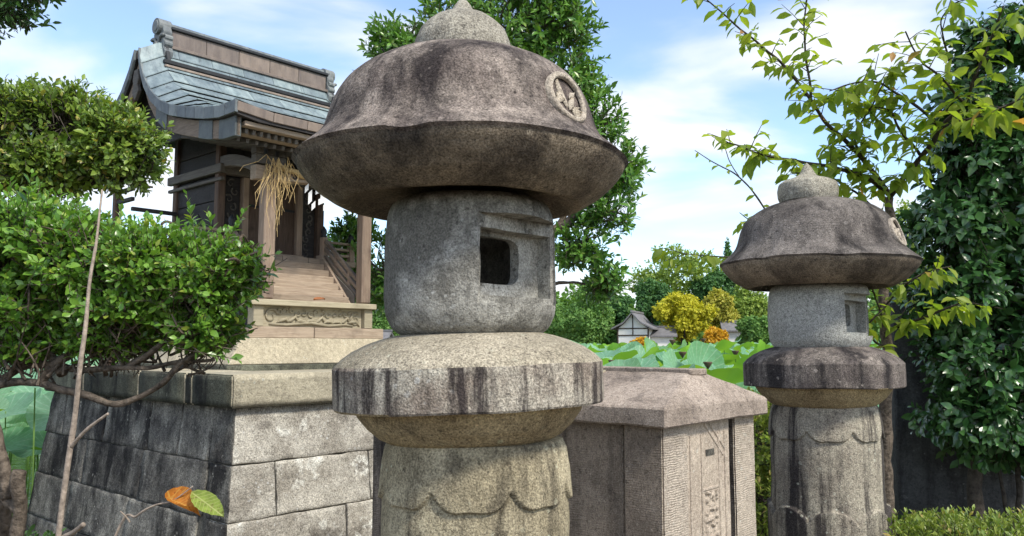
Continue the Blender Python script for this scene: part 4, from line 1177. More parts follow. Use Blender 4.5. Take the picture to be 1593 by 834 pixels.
# ------------------------------------------------------------------ foliage tools
LEAF_V = {}
def leaf_template(w, fold=0.06, droop=0.10, belly=0.35, short=False):
    """leaf of unit length along x, width w along y, upper side +z"""
    if short:
        v = [(0, 0, 0), (0.45, -w / 2, fold), (0.45, w / 2, fold), (1, 0, -droop)]
        f = [(0, 1, 2), (1, 3, 2)]
    else:
        v = [(0, 0, 0), (belly, -w / 2, fold), (belly, 0, 0.01), (belly, w / 2, fold), (0.72, -w * 0.37, fold * 0.3), (0.72, 0, -droop * 0.4), (0.72, w * 0.37, fold * 0.3), (1, 0, -droop)]
        f = [(0, 1, 2), (0, 2, 3), (1, 4, 5, 2), (2, 5, 6, 3), (4, 7, 5), (5, 7, 6)]
    return np.array(v, float), f

def unit(a): return a / np.maximum(np.linalg.norm(a, axis=-1, keepdims=True), 1e-9)

def leaves_mesh(name, tm, p, d, nrm, size, mat, rnd, origin):
    tv, tf = tm
    n = len(p); k = len(tv)
    s = unit(np.cross(nrm, d)); nn = np.cross(d, s)
    V = p[:, None, :] + size[:, None, None] * (tv[None, :, 0:1] * d[:, None, :] + tv[None, :, 1:2] * s[:, None, :] + tv[None, :, 2:3] * nn[:, None, :])
    V = V.reshape(-1, 3) - np.asarray(origin)
    loops = np.array([i for f in tf for i in f]); tot = np.array([len(f) for f in tf])
    L = (loops[None, :] + (np.arange(n) * k)[:, None]).ravel()
    T = np.tile(tot, n); S0 = np.concatenate([[0], np.cumsum(T)[:-1]])
    me = bpy.data.meshes.new(name)
    me.vertices.add(len(V)); me.vertices.foreach_set("co", V.ravel().astype(np.float32))
    me.loops.add(len(L)); me.loops.foreach_set("vertex_index", L.astype(np.int32))
    me.polygons.add(len(T)); me.polygons.foreach_set("loop_start", S0.astype(np.int32)); me.polygons.foreach_set("loop_total", T.astype(np.int32))
    me.update(calc_edges=True)
    a = me.attributes.new("rnd", 'FLOAT', 'POINT'); a.data.foreach_set("value", np.repeat(rnd, k).astype(np.float32))
    me.materials.append(mat)
    me.polygons.foreach_set("use_smooth", np.ones(len(T), bool))
    return me

def single_leaf_mesh(name, tm, mat):
    return leaves_mesh(name, tm, np.zeros((1, 3)), np.array([[1.0, 0, 0]]), np.array([[0, 0, 1.0]]), np.ones(1), mat, np.zeros(1), (0, 0, 0))

def place_leaf(name, me, p, d, nrm, size, parent, origin):
    d = Vector(d).normalized(); n_ = Vector(nrm); s = n_.cross(d).normalized(); n_ = d.cross(s)
    m = Matrix(((d.x * size, s.x * size, n_.x * size, p[0] - origin[0]), (d.y * size, s.y * size, n_.y * size, p[1] - origin[1]), (d.z * size, s.z * size, n_.z * size, p[2] - origin[2]), (0, 0, 0, 1)))
    o = bpy.data.objects.new(name, me); o.matrix_basis = m
    col.objects.link(o); o.parent = parent
    return o

def clump_samples(clumps, n, rg, shell=(0.72, 1.0), up=0.35, keep=0.62, gap=0.0, thr=-0.12):
    c = np.array([q[0] for q in clumps], float); r = np.array([q[1] if hasattr(q[1], '__len__') else (q[1],) * 3 for q in clumps], float)
    w = (r[:, 0] * r[:, 2] + r[:, 1] * r[:, 2]); w = w / w.sum()
    out_p, out_d = [], []
    need = n
    for _ in range(12):
        k = rg.choice(len(c), size=need * 2, p=w)
        dr = unit(rg.normal(size=(need * 2, 3)))
        rad = rg.uniform(shell[0], shell[1], size=(need * 2, 1))
        p = c[k] + dr * r[k] * rad
        inside = np.zeros(len(p), bool)
        for i in range(len(c)):
            q = np.linalg.norm((p - c[i]) / r[i], axis=1)
            inside |= (q < keep) & (k != i)
        if gap: inside |= np.array([noise.noise(Vector(q) * gap) for q in p]) < thr + 0.18 * rg.normal(size=len(p))
        p = p[~inside]; dd = dr[~inside]
        out_p.append(p); out_d.append(dd)
        if sum(len(a) for a in out_p) >= n: break
    p = np.concatenate(out_p)[:n]; d = np.concatenate(out_d)[:n]
    d = unit(d + np.array([0, 0, up]) + rg.normal(size=d.shape) * 0.28)
    return p, d

def sprig_leaves(p, d, nl, L, size, rg, angle=0.9, jitter=0.3, gravity=0.0, whorl=False):
    """nl leaves set around each twig of length L that ends at p, growing along d"""
    n = len(p)
    ref = np.where(np.abs(d[:, 2:3]) < 0.9, np.array([[0, 0, 1.0]]), np.array([[1.0, 0, 0]]))
    a = unit(np.cross(d, ref)); b = np.cross(d, a)
    ph = rg.uniform(0, 6.28, size=(n, 1))
    i = np.arange(nl)[None, :]
    t = (i + 0.5) / nl if not whorl else 0.75 + 0.25 * i / nl
    az = ph + i * 2.4 + rg.normal(size=(n, nl)) * 0.25
    ang = angle * (1.15 - 0.65 * t) + rg.normal(size=(n, nl)) * jitter * 0.5
    rad = np.cos(az)[..., None] * a[:, None, :] + np.sin(az)[..., None] * b[:, None, :]
    ld = np.cos(ang)[..., None] * d[:, None, :] + np.sin(ang)[..., None] * rad
    ld = unit(ld + np.array([0, 0, -gravity]) + rg.normal(size=ld.shape) * jitter * 0.35)
    base = p[:, None, :] + d[:, None, :] * (L * (t - 1))[..., None] if np.isscalar(L) else p[:, None, :] + d[:, None, :] * (L[:, None] * (t - 1))[..., None]
    nr = d[:, None, :] - ld * np.sum(d[:, None, :] * ld, axis=2, keepdims=True) + np.array([0, 0, 0.35])
    sz = size * rg.uniform(0.5, 1.22, size=(n, nl)) * rg.uniform(0.8, 1.15, size=(n, 1)) * (1.05 - 0.35 * t ** 3)
    return base.reshape(-1, 3), ld.reshape(-1, 3), nr.reshape(-1, 3), sz.reshape(-1)

def split_leaves(root, crown_name, tm, arr, mat, origin, rg, nsolo=300, window=(0, 0, 1593, 834), leaf_name="leaf", solo_bias=None, crown_parent=None):
    p, d, nr, sz = arr
    x, y, dep = to_px(p + d * sz[:, None] * 0.5)
    app = sz * F / dep
    vis = (x > window[0]) & (x < window[2]) & (y > window[1]) & (y < window[3])
    face = np.abs(np.sum(unit(nr) * unit(np.array([0, 0, EYE]) - p), axis=1))
    score = np.where(vis, app * (0.4 + face), -1)
    order = np.argsort(-score)
    # nearest, largest ones first, taken from the front layer only
    nsolo = min(nsolo, int((score > 0).sum()))
    solo = order[:nsolo]
    rest = np.ones(len(p), bool); rest[solo] = False
    rnd = rg.uniform(0, 1, len(p))
    me = leaves_mesh(crown_name, tm, p[rest], unit(d[rest]), nr[rest], sz[rest], mat, rnd[rest], origin)
    cr_ = link(crown_name, me, root); tag(cr_, kind="stuff")
    if nsolo:
        lm = single_leaf_mesh(leaf_name, tm, mat)
        for i in solo: place_leaf(leaf_name, lm, p[i], d[i], nr[i], float(sz[i]), cr_, origin)
    return cr_

def rel(pts, o): return [Vector(q) - Vector(o) for q in pts]

def bez(pts, n=14):
    """Catmull-Rom through points"""
    P = [Vector(p) for p in pts]
    if len(P) < 3: return P
    out = []
    for i in range(len(P) - 1):
        p0 = P[max(i - 1, 0)]; p1 = P[i]; p2 = P[i + 1]; p3 = P[min(i + 2, len(P) - 1)]
        k = max(2, n // (len(P) - 1))
        for j in range(k):
            t = j / k
            out.append(0.5 * ((2 * p1) + (p2 - p0) * t + (2 * p0 - 5 * p1 + 4 * p2 - p3) * t * t + (3 * p1 - p0 - 3 * p2 + p3) * t ** 3))
    out.append(P[-1]); return out

def limb(mb, pts, r0, r1, o, n=8, wig=0.006, seed=0):
    q = bez(pts, 6 * len(pts)); k = len(q)
    q = [v + noise.noise_vector(v * 9 + Vector((seed, 0, 0))) * wig for v in q]
    mb.tube(rel(q, o), [(r0 + (r1 - r0) * i / (k - 1)) * (1 + 0.18 * noise.noise(q[i] * 30)) for i in range(k)], n)
    return q

def twigs(root, p, d, L, r, mat, origin, name="twigs", every=1):
    mb = MB(); v = []; f = []
    a = p - d * (L if np.isscalar(L) else L[:, None]) * 1.7
    for i in range(0, len(p), every):
        A = Vector(a[i]) - Vector(origin); Bp = Vector(p[i]) - Vector(origin)
        dd = (Bp - A).normalized(); s = dd.orthogonal().normalized(); u_ = dd.cross(s); k = len(v)
        for q in range(3):
            t = q * 2.094; v.append(A + (s * math.cos(t) + u_ * math.sin(t)) * r)
        for q in range(3):
            t = q * 2.094; v.append(Bp + (s * math.cos(t) + u_ * math.sin(t)) * r * 0.5)
        for q in range(3): f.append((k + q, k + (q + 1) % 3, k + 3 + (q + 1) % 3, k + 3 + q))
    me = mesh_data(name, v, f, mat); o = link(name, me, root); tag(o, kind="stuff"); return o

def PXc(x, y, Y, rpx, ry=None, rz=None):   # clump from pixels: centre, depth, radius in px (and depth radius factor)
    c = pix(x, y, Y); s = Y / F
    rx = rpx * s; rzz = (rz if rz else rpx) * s; ryy = ry if ry else rx
    return (tuple(c), (rx, ryy, rzz))

def inner_limbs(mb, clumps, start, o, rg, k=9, r=0.006):
    for (c, rr) in clumps:
        c = Vector(c)
        for _ in range(k):
            e = Vector(rg.normal(size=3)).normalized()
            e = c + Vector((e.x * rr[0], e.y * rr[1], e.z * rr[2])) * 0.85
            s_ = Vector(start) if start is not None else c
            m1 = s_.lerp(e, 0.5) + Vector(rg.normal(size=3)) * 0.03
            limb(mb, [s_, m1, e], r, r * 0.3, o, 5, 0.01, rg.uniform(0, 9))

# ------------------------------------------------------------------ lower left shrub (holly) close to the camera
rg = np.random.default_rng(4)
def shrub(name, label, cat, base, clumps, nsp, nl, L, size, tm, mat, bark, seed, up=0.35, angle=0.9, filler=0.35, limbs=(), nsolo=300, group=None, lr=0.006, window=(0, 0, 1593, 834), trunk_r=0.03, gravity=0.0, k_in=8, extra=None, jitter=0.3, shell=(0.78, 1.03), gap=0.0, thr=-0.1):
    rg = np.random.default_rng(seed)
    root = empty(name, base); tag(root, label, cat, group)
    p, d = clump_samples(clumps, nsp, rg, shell, up, gap=gap, thr=thr)
    if filler:
        p2, d2 = clump_samples(clumps, int(nsp * filler), rg, (0.45, 0.8), up)
        p = np.concatenate([p, p2]); d = np.concatenate([d, d2])
    if extra is not None:
        p = np.concatenate([p, extra[0]]); d = np.concatenate([d, extra[1]])
    arr = sprig_leaves(p, d, nl, L, size, rg, angle, jitter, gravity)
    split_leaves(root, "foliage", tm, arr, mat, base, rg, nsolo, window)
    twigs(root, p, d, L, lr * 0.25, bark, base)
    mb = MB()
    for pts, r0, r1 in limbs: limb(mb, pts, r0, r1, base, 9 if r0 > 0.006 else 5, 0.014 if r0 > 0.006 else 0.006, seed)
    if limbs: mb.build("branches", bark, root, smooth=True)
    mb = MB(); inner_limbs(mb, clumps, None, base, rg, k_in, lr)
    mb.build("inner_branches", bark, root, smooth=True)["kind"] = "stuff"
    return root

Y1_ = 2.15
cl1 = [PXc(30, 390, 2.2, 130, 0.20, 105), PXc(130, 400, 2.15, 105, 0.18, 85), PXc(235, 420, 2.12, 95, 0.17, 82), PXc(320, 430, 2.1, 82, 0.15, 78), PXc(375, 415, 2.1, 45, 0.10, 42),
       PXc(-60, 430, 2.25, 120, 0.2, 120), PXc(60, 470, 2.2, 90, 0.2, 55), PXc(200, 480, 2.16, 110, 0.18, 40), PXc(320, 495, 2.12, 68, 0.15, 44), PXc(30, 530, 2.22, 85, 0.16, 36), PXc(180, 522, 2.18, 95, 0.15, 32), PXc(315, 522, 2.13, 58, 0.12, 30)]
# shoots that stand out of the outline
ex_p, ex_d = [], []
for (xa, ya, xb, yb, k) in ((300, 350, 290, 300, 3), (350, 380, 385, 322, 4), (350, 410, 430, 395, 5), (400, 430, 432, 418, 2), (230, 370, 225, 335, 2), (45, 300, 50, 268, 2), (120, 330, 110, 300, 2), (330, 360, 322, 325, 2), (395, 460, 425, 440, 2), (320, 550, 372, 560, 2)):
    A = pix(xa, ya, 2.02); Bq = pix(xb, yb, 2.0); dd = (Bq - A).normalized()
    for i in range(k): ex_p.append(tuple(A.lerp(Bq, (i + 1) / k))); ex_d.append(tuple(dd))
base1 = tuple(Vector((pix(-60, 700, 2.25).x, 2.3, 0)))
lim1 = [([(base1[0], base1[1], -0.05), pix(-60, 720, 2.25), pix(-30, 610, 2.2), pix(60, 600, 2.15), pix(170, 626, 2.12), pix(240, 607, 2.1), pix(285, 560, 2.1)], 0.016, 0.005),
        ([pix(-30, 610, 2.2), pix(40, 570, 2.2), pix(130, 578, 2.15), pix(230, 572, 2.1), pix(330, 555, 2.1)], 0.013, 0.004),
        ([pix(60, 600, 2.15), pix(100, 560, 2.15), pix(150, 530, 2.2), pix(200, 470, 2.2)], 0.014, 0.006),
        ([pix(100, 585, 2.15), pix(60, 530, 2.2), pix(20, 480, 2.2)], 0.014, 0.006),
        ([pix(200, 575, 2.12), pix(250, 535, 2.12), pix(300, 480, 2.15)], 0.010, 0.004),
        ([pix(240, 607, 2.1), pix(262, 590, 2.08), pix(290, 560, 2.08), pix(330, 530, 2.1)], 0.008, 0.004),
        ([(base1[0] + 0.1, base1[1], -0.05), pix(5, 834, 1.95), pix(18, 775, 1.9), pix(0, 700, 1.92), pix(-12, 640, 1.95)], 0.018, 0.012),
        ([pix(28, 860, 1.9), pix(30, 790, 1.88), pix(34, 728, 1.87)], 0.016, 0.014),
        ([pix(28, 800, 1.88), pix(10, 775, 1.9), pix(4, 740, 1.9)], 0.012, 0.010)]
_r = random.Random(8)
for _k in range(34):                                    # fine twigs that hang under the crown
    x0 = _r.uniform(-20, 330); y0 = 585 + 10 * math.sin(x0 * 0.02) + _r.uniform(-14, 6)
    x1 = x0 + _r.uniform(-50, 90); y1 = _r.uniform(470, 545)
    A_ = pix(x0, y0, 2.12 + _r.uniform(-.05, .08)); B_ = pix(min(x1, 395), y1, 2.14 + _r.uniform(-.12, .12))
    lim1.append(([A_, A_.lerp(B_, 0.5) + Vector((_r.uniform(-.03, .03), 0, _r.uniform(-.03, .015))), B_], _r.uniform(0.0025, 0.0055), 0.0012))
TM_BOX = leaf_template(0.56, 0.07, 0.06, 0.45)
shrub("holly_shrub", "bright green small-leaved shrub in front of the plinth, lower of the two left shrubs", "shrub", base1, cl1, 3600, 8, 0.08, 0.0275, TM_BOX, M['lf_box'], M['bark'], 21, 0.35, 0.95, 0.3, lim1,
      extra=(np.array(ex_p), np.array(ex_d)), lr=0.006, k_in=18, shell=(0.70, 1.10), gap=9.0, thr=-0.08)

# ------------------------------------------------------------------ upper left clipped shrub
cl2 = [PXc(20, 190, 3.0, 100, 0.22, 80), PXc(110, 210, 3.0, 100, 0.22, 85), PXc(185, 230, 3.0, 82, 0.2, 75), PXc(-70, 200, 3.0, 110, 0.25, 95), PXc(60, 260, 3.0, 110, 0.2, 55)]
base2 = (pix(-80, 600, 3.1).x, 3.1, 0)
lim2 = [([(base2[0], base2[1], -0.05), pix(-60, 500, 3.1), pix(-30, 380, 3.05), pix(60, 300, 3.0)], 0.04, 0.02),
        ([pix(-30, 380, 3.05), pix(60, 290, 3.0), pix(140, 278, 3.0), pix(220, 240, 3.0)], 0.02, 0.006), ([pix(60, 300, 3.0), pix(60, 240, 3.0), pix(90, 170, 3.0)], 0.016, 0.006), ([pix(100, 290, 3.0), pix(170, 280, 3.0), pix(235, 290, 3.0)], 0.01, 0.004)]
shrub("clipped_shrub", "olive green rounded clipped shrub in front of the shrine's gable", "shrub", base2, cl2, 2300, 8, 0.09, 0.034, leaf_template(0.5, 0.06, 0.08, 0.45), M['lf_clip'], M['bark_dark'], 22, 0.25, 1.0, 0.2, lim2, k_in=14, lr=0.007, gap=7.0, thr=-0.1, shell=(0.72, 1.08))

# overhanging dark tree top-left
cl3 = [PXc(15, 15, 4.2, 55, 0.25, 35), PXc(-50, 0, 4.2, 90, 0.3, 60), PXc(50, -20, 4.2, 40, 0.2, 25)]
base3 = (pix(-330, 600, 4.3).x, 4.3, 0)
shrub("leaning_tree", "dark leaved tree tip hanging into the top left corner of the sky", "tree", base3, cl3, 260, 7, 0.12, 0.05, leaf_template(0.42), M['lf_dark'], M['bark_dark'], 23, 0.1, 0.9, 0.3,
      [([(base3[0], base3[1], -0.05), pix(-310, 300, 4.3), pix(-200, 60, 4.25), pix(-60, 10, 4.2), pix(20, 20, 4.2)], 0.07, 0.01)], nsolo=60, k_in=6)

# ------------------------------------------------------------------ tree behind the big lantern
YT = 6.3
cl4 = [PXc(625, 75, YT, 58, 0.3, 52), PXc(690, 40, YT, 60, 0.3, 60), PXc(780, 40, YT, 80, 0.4, 80), PXc(862, 45, YT, 72, 0.35, 70), PXc(880, 120, YT, 66, 0.35, 60), PXc(925, 200, YT, 50, 0.3, 60), PXc(955, 265, YT, 52, 0.3, 55),
       PXc(950, 330, YT, 55, 0.3, 48), PXc(900, 385, YT, 55, 0.3, 45), PXc(935, 435, YT, 40, 0.3, 36), PXc(800, 200, YT, 110, 0.5, 110), PXc(760, 360, YT, 80, 0.4, 90), PXc(548, 372, YT + .6, 34, 0.25, 46), PXc(600, 420, YT + .5, 30, 0.2, 60), PXc(565, 440, YT + 1.3, 40, 0.25, 50), PXc(530, 410, YT + 1.5, 36, 0.25, 50), PXc(850, -30, YT, 90, 0.4, 60)]
base4 = (pix(800, 600, YT).x, YT + 0.1, 0)
lim4 = [([(base4[0], base4[1], -0.1), pix(805, 540, YT), pix(815, 430, YT), pix(850, 370, YT), pix(885, 345, YT), pix(915, 300, YT), pix(935, 240, YT)], 0.085, 0.014),
        ([pix(815, 430, YT), pix(790, 300, YT), pix(780, 170, YT), pix(830, 60, YT)], 0.06, 0.015), ([pix(850, 370, YT), pix(880, 330, YT), pix(890, 250, YT), pix(885, 140, YT)], 0.03, 0.01),
        ([pix(780, 170, YT), pix(720, 110, YT), pix(640, 80, YT)], 0.025, 0.008), ([pix(885, 350, YT), pix(930, 345, YT), pix(965, 340, YT)], 0.016, 0.006), ([pix(815, 470, YT), pix(870, 440, YT), pix(930, 445, YT)], 0.02, 0.006),
        ([pix(800, 500, YT), pix(700, 450, YT + .3), pix(610, 440, YT + .5), pix(560, 380, YT + .6)], 0.03, 0.008)]
shrub("evergreen_tree", "glossy green tree rising behind the large lantern's roof", "tree", base4, cl4, 2900, 9, 0.14, 0.074, leaf_template(0.40, 0.07, 0.1, 0.45), M['lf_tree'], M['bark'], 24, 0.3, 0.95, 0.15, lim4, k_in=6, lr=0.01, shell=(0.65, 1.22), gap=3.2, thr=-0.06)

# ------------------------------------------------------------------ camellia on the right
YC = 4.9
cl5 = [PXc(1545, 70, YC, 55, 0.3, 55), PXc(1600, 60, YC, 70, 0.3, 70), PXc(1530, 160, YC, 70, 0.35, 70), PXc(1515, 260, YC, 78, 0.35, 80), PXc(1495, 360, YC, 80, 0.35, 80), PXc(1490, 460, YC, 82, 0.35, 80), PXc(1510, 560, YC, 85, 0.35, 80), PXc(1520, 650, YC, 88, 0.35, 70),
       PXc(1600, 300, YC, 110, 0.4, 150), PXc(1600, 520, YC, 110, 0.4, 160), PXc(1600, 680, YC, 80, 0.3, 60)]
base5 = (pix(1515, 700, YC).x, YC, 0)
lim5 = [([(base5[0], YC, -0.1), pix(1518, 760, YC), pix(1525, 600, YC), pix(1540, 400, YC), pix(1545, 150, YC)], 0.055, 0.015),
        ([(base5[0] + 0.25, YC + .1, -0.1), pix(1585, 770, YC), pix(1580, 690, YC)], 0.02, 0.012), ([(base5[0] + 0.3, YC, -0.1), pix(1560, 770, YC), pix(1545, 690, YC)], 0.014, 0.008)]
shrub("camellia_tree", "dense dark green glossy-leaved tree at the right edge", "tree", base5, cl5, 2300, 7, 0.13, 0.085, leaf_template(0.50, 0.05, 0.12, 0.45), M['lf_cam'], M['bark_dark'], 25, -0.05, 1.05, 0.3, lim5, gravity=0.35, k_in=5, lr=0.008, gap=4.5, thr=-0.1, shell=(0.7, 1.14))

# ------------------------------------------------------------------ clipped hedge bottom right, shrub between post and lantern
cl6 = [PXc(1420 + 55 * i, 880 - 6 * (i % 2), 3.45, 66, 0.30, 72 + 4 * (i % 3)) for i in range(6)] + [PXc(1420 + 55 * i, 850, 3.85, 60, 0.30, 56) for i in range(6)]
base6 = (pix(1500, 834, 3.6).x, 3.6, 0)
shrub("clipped_hedge", "low yellow-green clipped hedge in the bottom right corner", "hedge", base6, cl6, 1500, 8, 0.05, 0.034, leaf_template(0.42, 0.06, 0.06, 0.5), M['lf_azalea'], M['bark_dark'], 26, 0.7, 0.85, 0.3,
      [([(base6[0], 3.6, -0.05), (base6[0], 3.6, 0.3), (base6[0] - .2, 3.6, 0.6)], 0.02, 0.008)], nsolo=200)
cl7 = [PXc(1190, 690, 5.0, 42, 0.25, 60), PXc(1190, 780, 4.9, 46, 0.25, 60), PXc(1165, 790, 5.1, 60, 0.3, 60), PXc(1215, 780, 5.1, 55, 0.3, 70), PXc(1190, 635, 5.2, 38, 0.25, 40), PXc(1190, 850, 4.9, 70, 0.3, 60)]
base7 = (pix(1190, 834, 5.0).x, 5.0, 0)
shrub("azalea_bush", "leafy yellow-green bush between the capped stone post and the smaller lantern", "shrub", base7, cl7, 900, 8, 0.07, 0.05, leaf_template(0.36, 0.06, 0.06, 0.5), M['lf_azalea'], M['bark_dark'], 27, 0.6, 0.9, 0.3,
      [([(base7[0], 5.0, -0.05), (base7[0], 5.0, 0.4), (base7[0] - .05, 5.0, 0.8)], 0.02, 0.008)], nsolo=120)
# low ground cover along the pond bank
cl8 = [((x, y, 0.12), (0.34, 0.34, 0.22 + 0.08 * ((i * 7) % 3))) for i, (x, y) in enumerate([(1.55 + 0.5 * (k % 7), 5.2 + 0.45 * (k // 7)) for k in range(14)] + [(-3.0 + 0.0 * k, 4.4 + 0.4 * k) for k in range(3)])]
shrub("ground_cover", "dark low ground cover plants on the pond bank", "plants", (2.6, 5.3, 0), cl8, 700, 7, 0.08, 0.06, leaf_template(0.45), M['lf_dark'], M['bark_dark'], 28, 0.5, 0.9, 0.0, (), nsolo=0, k_in=2)["kind"] = "stuff"

# ------------------------------------------------------------------ cherry tree beside the smaller lantern
rg = np.random.default_rng(31)
baseC = (pix(1383, 800, 4.15).x, 4.15, 0)
CH = empty("cherry_tree", baseC); tag(CH, "slender young tree with yellow-green drooping leaves, trunk beside the smaller lantern", "tree")
mb = MB()
limb(mb, [(baseC[0], baseC[1], -0.1), pix(1381, 815, 4.15), pix(1378, 700, 4.15), pix(1380, 560, 4.15), pix(1374, 470, 4.15), pix(1384, 380, 4.15), pix(1384, 305, 4.15)], 0.036, 0.022, baseC, 10, 0.012, 3)
mb.build("trunk", M['bark'], CH, smooth=True)
br = [  # (points (x,y,Y)), r0, r1, leaf spacing, leaf size
    ([(1384, 305, 4.15), (1350, 278, 4.05), (1300, 262, 3.95), (1240, 250, 3.85), (1185, 240, 3.8), (1130, 222, 3.75)], 0.014, 0.003, 0.030, 0.088),
    ([(1384, 305, 4.15), (1345, 250, 4.0), (1300, 205, 3.9), (1270, 170, 3.85), (1235, 120, 3.8), (1195, 80, 3.75), (1150, 45, 3.7), (1095, -5, 3.65)], 0.013, 0.003, 0.028, 0.075),
    ([(1262, 160, 3.85), (1256, 100, 3.8), (1252, 50, 3.8), (1255, -15, 3.75)], 0.007, 0.003, 0.034, 0.075),
    ([(1384, 305, 4.15), (1415, 265, 4.05), (1450, 225, 3.95), (1462, 200, 3.9), (1500, 160, 3.8), (1512, 130, 3.7), (1540, 70, 3.6), (1560, 10, 3.5)], 0.016, 0.004, 0.036, 0.09),
    ([(1462, 200, 3.9), (1430, 170, 3.85), (1395, 145, 3.8), (1350, 125, 3.75), (1290, 140, 3.7)], 0.009, 0.003, 0.028, 0.088),
    ([(1462, 200, 3.9), (1490, 190, 3.7), (1540, 175, 3.5), (1593, 150, 3.3), (1640, 120, 3.2)], 0.008, 0.004, 0.034, 0.095),
    ([(1500, 160, 3.8), (1462, 122, 3.7), (1430, 90, 3.6), (1410, 50, 3.5)], 0.007, 0.003, 0.034, 0.085),
    ([(1480, 140, 3.8), (1475, 90, 3.7), (1465, 40, 3.6), (1480, 10, 3.5), (1500, 0, 3.4)], 0.005, 0.002, 0.06, 0.085),
    ([(1430, 240, 4.0), (1400, 200, 3.9), (1380, 170, 3.85), (1330, 165, 3.8)], 0.008, 0.003, 0.028, 0.085),
    ([(1345, 250, 4.0), (1330, 215, 3.9), (1350, 175, 3.8), (1385, 110, 3.7)], 0.007, 0.003, 0.028, 0.085),
    ([(1384, 340, 4.15), (1330, 300, 4.1), (1290, 275, 4.0), (1230, 268, 3.95)], 0.008, 0.003, 0.045, 0.085),
    ([(1210, 350, 4.3), (1180, 310, 4.3), (1150, 275, 4.3), (1115, 255, 4.3), (1080, 235, 4.3)], 0.006, 0.002, 0.10, 0.055),
    ([(1150, 275, 4.3), (1135, 250, 4.3), (1125, 225, 4.3), (1100, 208, 4.3)], 0.003, 0.0015, 0.12, 0.06),
    ([(1372, 520, 4.15), (1420, 500, 4.0), (1470, 480, 3.9), (1510, 465, 3.8)], 0.010, 0.003, 0.030, 0.085),
    ([(1374, 480, 4.15), (1400, 450, 4.05), (1440, 425, 3.95), (1480, 415, 3.9)], 0.007, 0.003, 0.034, 0.075),
    ([(1374, 500, 4.15), (1365, 470, 4.0), (1355, 440, 3.95)], 0.006, 0.003, 0.035, 0.085),
    ([(1378, 540, 4.15), (1360, 530, 4.05), (1350, 505, 4.0), (1385, 470, 3.95)], 0.007, 0.003, 0.045, 0.075),
    ([(1374, 440, 4.15), (1270, 420, 4.4), (1180, 402, 4.5), (1120, 400, 4.5), (1060, 393, 4.5)], 0.008, 0.002, 0.060, 0.085),
    ([(1384, 340, 4.15), (1280, 350, 4.4), (1180, 345, 4.5), (1150, 330, 4.5)], 0.006, 0.002, 0.055, 0.085),
]
lp, ld_, ln, ls = [], [], [], []
def cherry_leaf(P, tdir, side, s):
    d = unit(np.array(tdir) * 0.45 + np.array(side) * 0.8 + np.array([0, 0, -0.55]) + rg.normal(size=3) * 0.28)
    nrm = np.array([0, 0, 1.0]) + rg.normal(size=3) * 0.45 + np.array(side) * 0.3
    lp.append(tuple(P)); ld_.append(d); ln.append(nrm); ls.append(s)
for pts, r0, r1, spc, lsz in br:
    spc *= 0.66; lsz *= 1.12
    mb = MB(); q = limb(mb, [pix(*a) for a in pts], r0, r1, baseC, 7, 0.01, rg.uniform(0, 9))
    mb.build("branch", M['bark_dark'], CH, smooth=True)
    tot = 0; k = 0
    for a, b in zip(q, q[1:]):
        seg = (b - a).length; td = (b - a).normalized(); tot += seg
        while tot > spc:
            tot -= spc; k += 1
            if k < 3 and r0 > 0.009: continue
            P = a.lerp(b, rg.uniform(0, 1))
            sd_ = td.cross(Vector((0, 0, 1)));
            sd_ = (sd_.normalized() if sd_.length > 0.1 else Vector((1, 0, 0))) * (1 if k % 2 else -1)
            if rg.uniform() < 0.5 and spc < 0.05 and k > 1:       # short side shoot carrying four or five leaves
                tipd = (sd_ * 0.8 + td * 0.5 + Vector(rg.normal(size=3)) * 0.35).normalized(); LL = rg.uniform(0.06, 0.17)
                mbt = MB(); mbt.tube(rel([P, P + tipd * LL * 0.5 + Vector((0, 0, 0.005)), P + tipd * LL], baseC), [0.0025, 0.002, 0.0012], 4); mbt.build("shoot", M['bark_dark'], CH)
                for j in range(int(rg.integers(3, 6))):
                    cherry_leaf(P + tipd * LL * (0.35 + 0.65 * j / 4), tipd, sd_ * (1 if j % 2 else -1) + Vector(rg.normal(size=3)) * 0.3, lsz * rg.uniform(0.65, 1.1))
            else:
                cherry_leaf(P, td, sd_, lsz * rg.uniform(0.6, 1.1))
TM_CH = leaf_template(0.44, 0.07, 0.16, 0.42)
split_leaves(CH, "foliage", TM_CH, (np.array(lp, float), np.array(ld_), np.array(ln), np.array(ls)), M['lf_cherry'], baseC, rg, 300)

# ------------------------------------------------------------------ bare stem and twig in front of the plinth
bs = pix(92, 834, 1.7)
BS = empty("bare_stem", (bs.x, 1.75, 0)); tag(BS, "bare pale upright stem standing in front of the lower left shrub", "stem")
mb = MB(); q = [(bs.x - 0.02, 1.75, -0.05), (bs.x - 0.01, 1.72, 0.7), pix(92, 834, 1.7), pix(116, 640, 1.7), pix(127, 540, 1.7), pix(138, 450, 1.72), pix(150, 375, 1.75), pix(158, 295, 1.78)]
limb(mb, q, 0.0082, 0.002, (bs.x, 1.75, 0), 8, 0.004, 1); mb.build("main_stem", M['bark_pale'], BS, smooth=True)
mb = MB(); limb(mb, [pix(111, 695, 1.7), pix(135, 668, 1.68), pix(168, 643, 1.66)], 0.0045, 0.0025, (bs.x, 1.75, 0), 6, 0.002, 2); mb.build("side_twig", M['bark_pale'], BS, smooth=True)
mb = MB(); limb(mb, [pix(96, 838, 1.7), pix(112, 830, 1.68), pix(130, 816, 1.66)], 0.006, 0.005, (bs.x, 1.75, 0), 6, 0.002, 2); mb.build("side_twig", M['bark_pale'], BS, smooth=True)
def buds(mb, q, o, n, r):
    for i in range(n):
        a = Vector(q[int(rg.integers(2, len(q) - 1))]); b = Vector(q[min(len(q) - 1, 3)])
tw = pix(180, 834, 1.6)
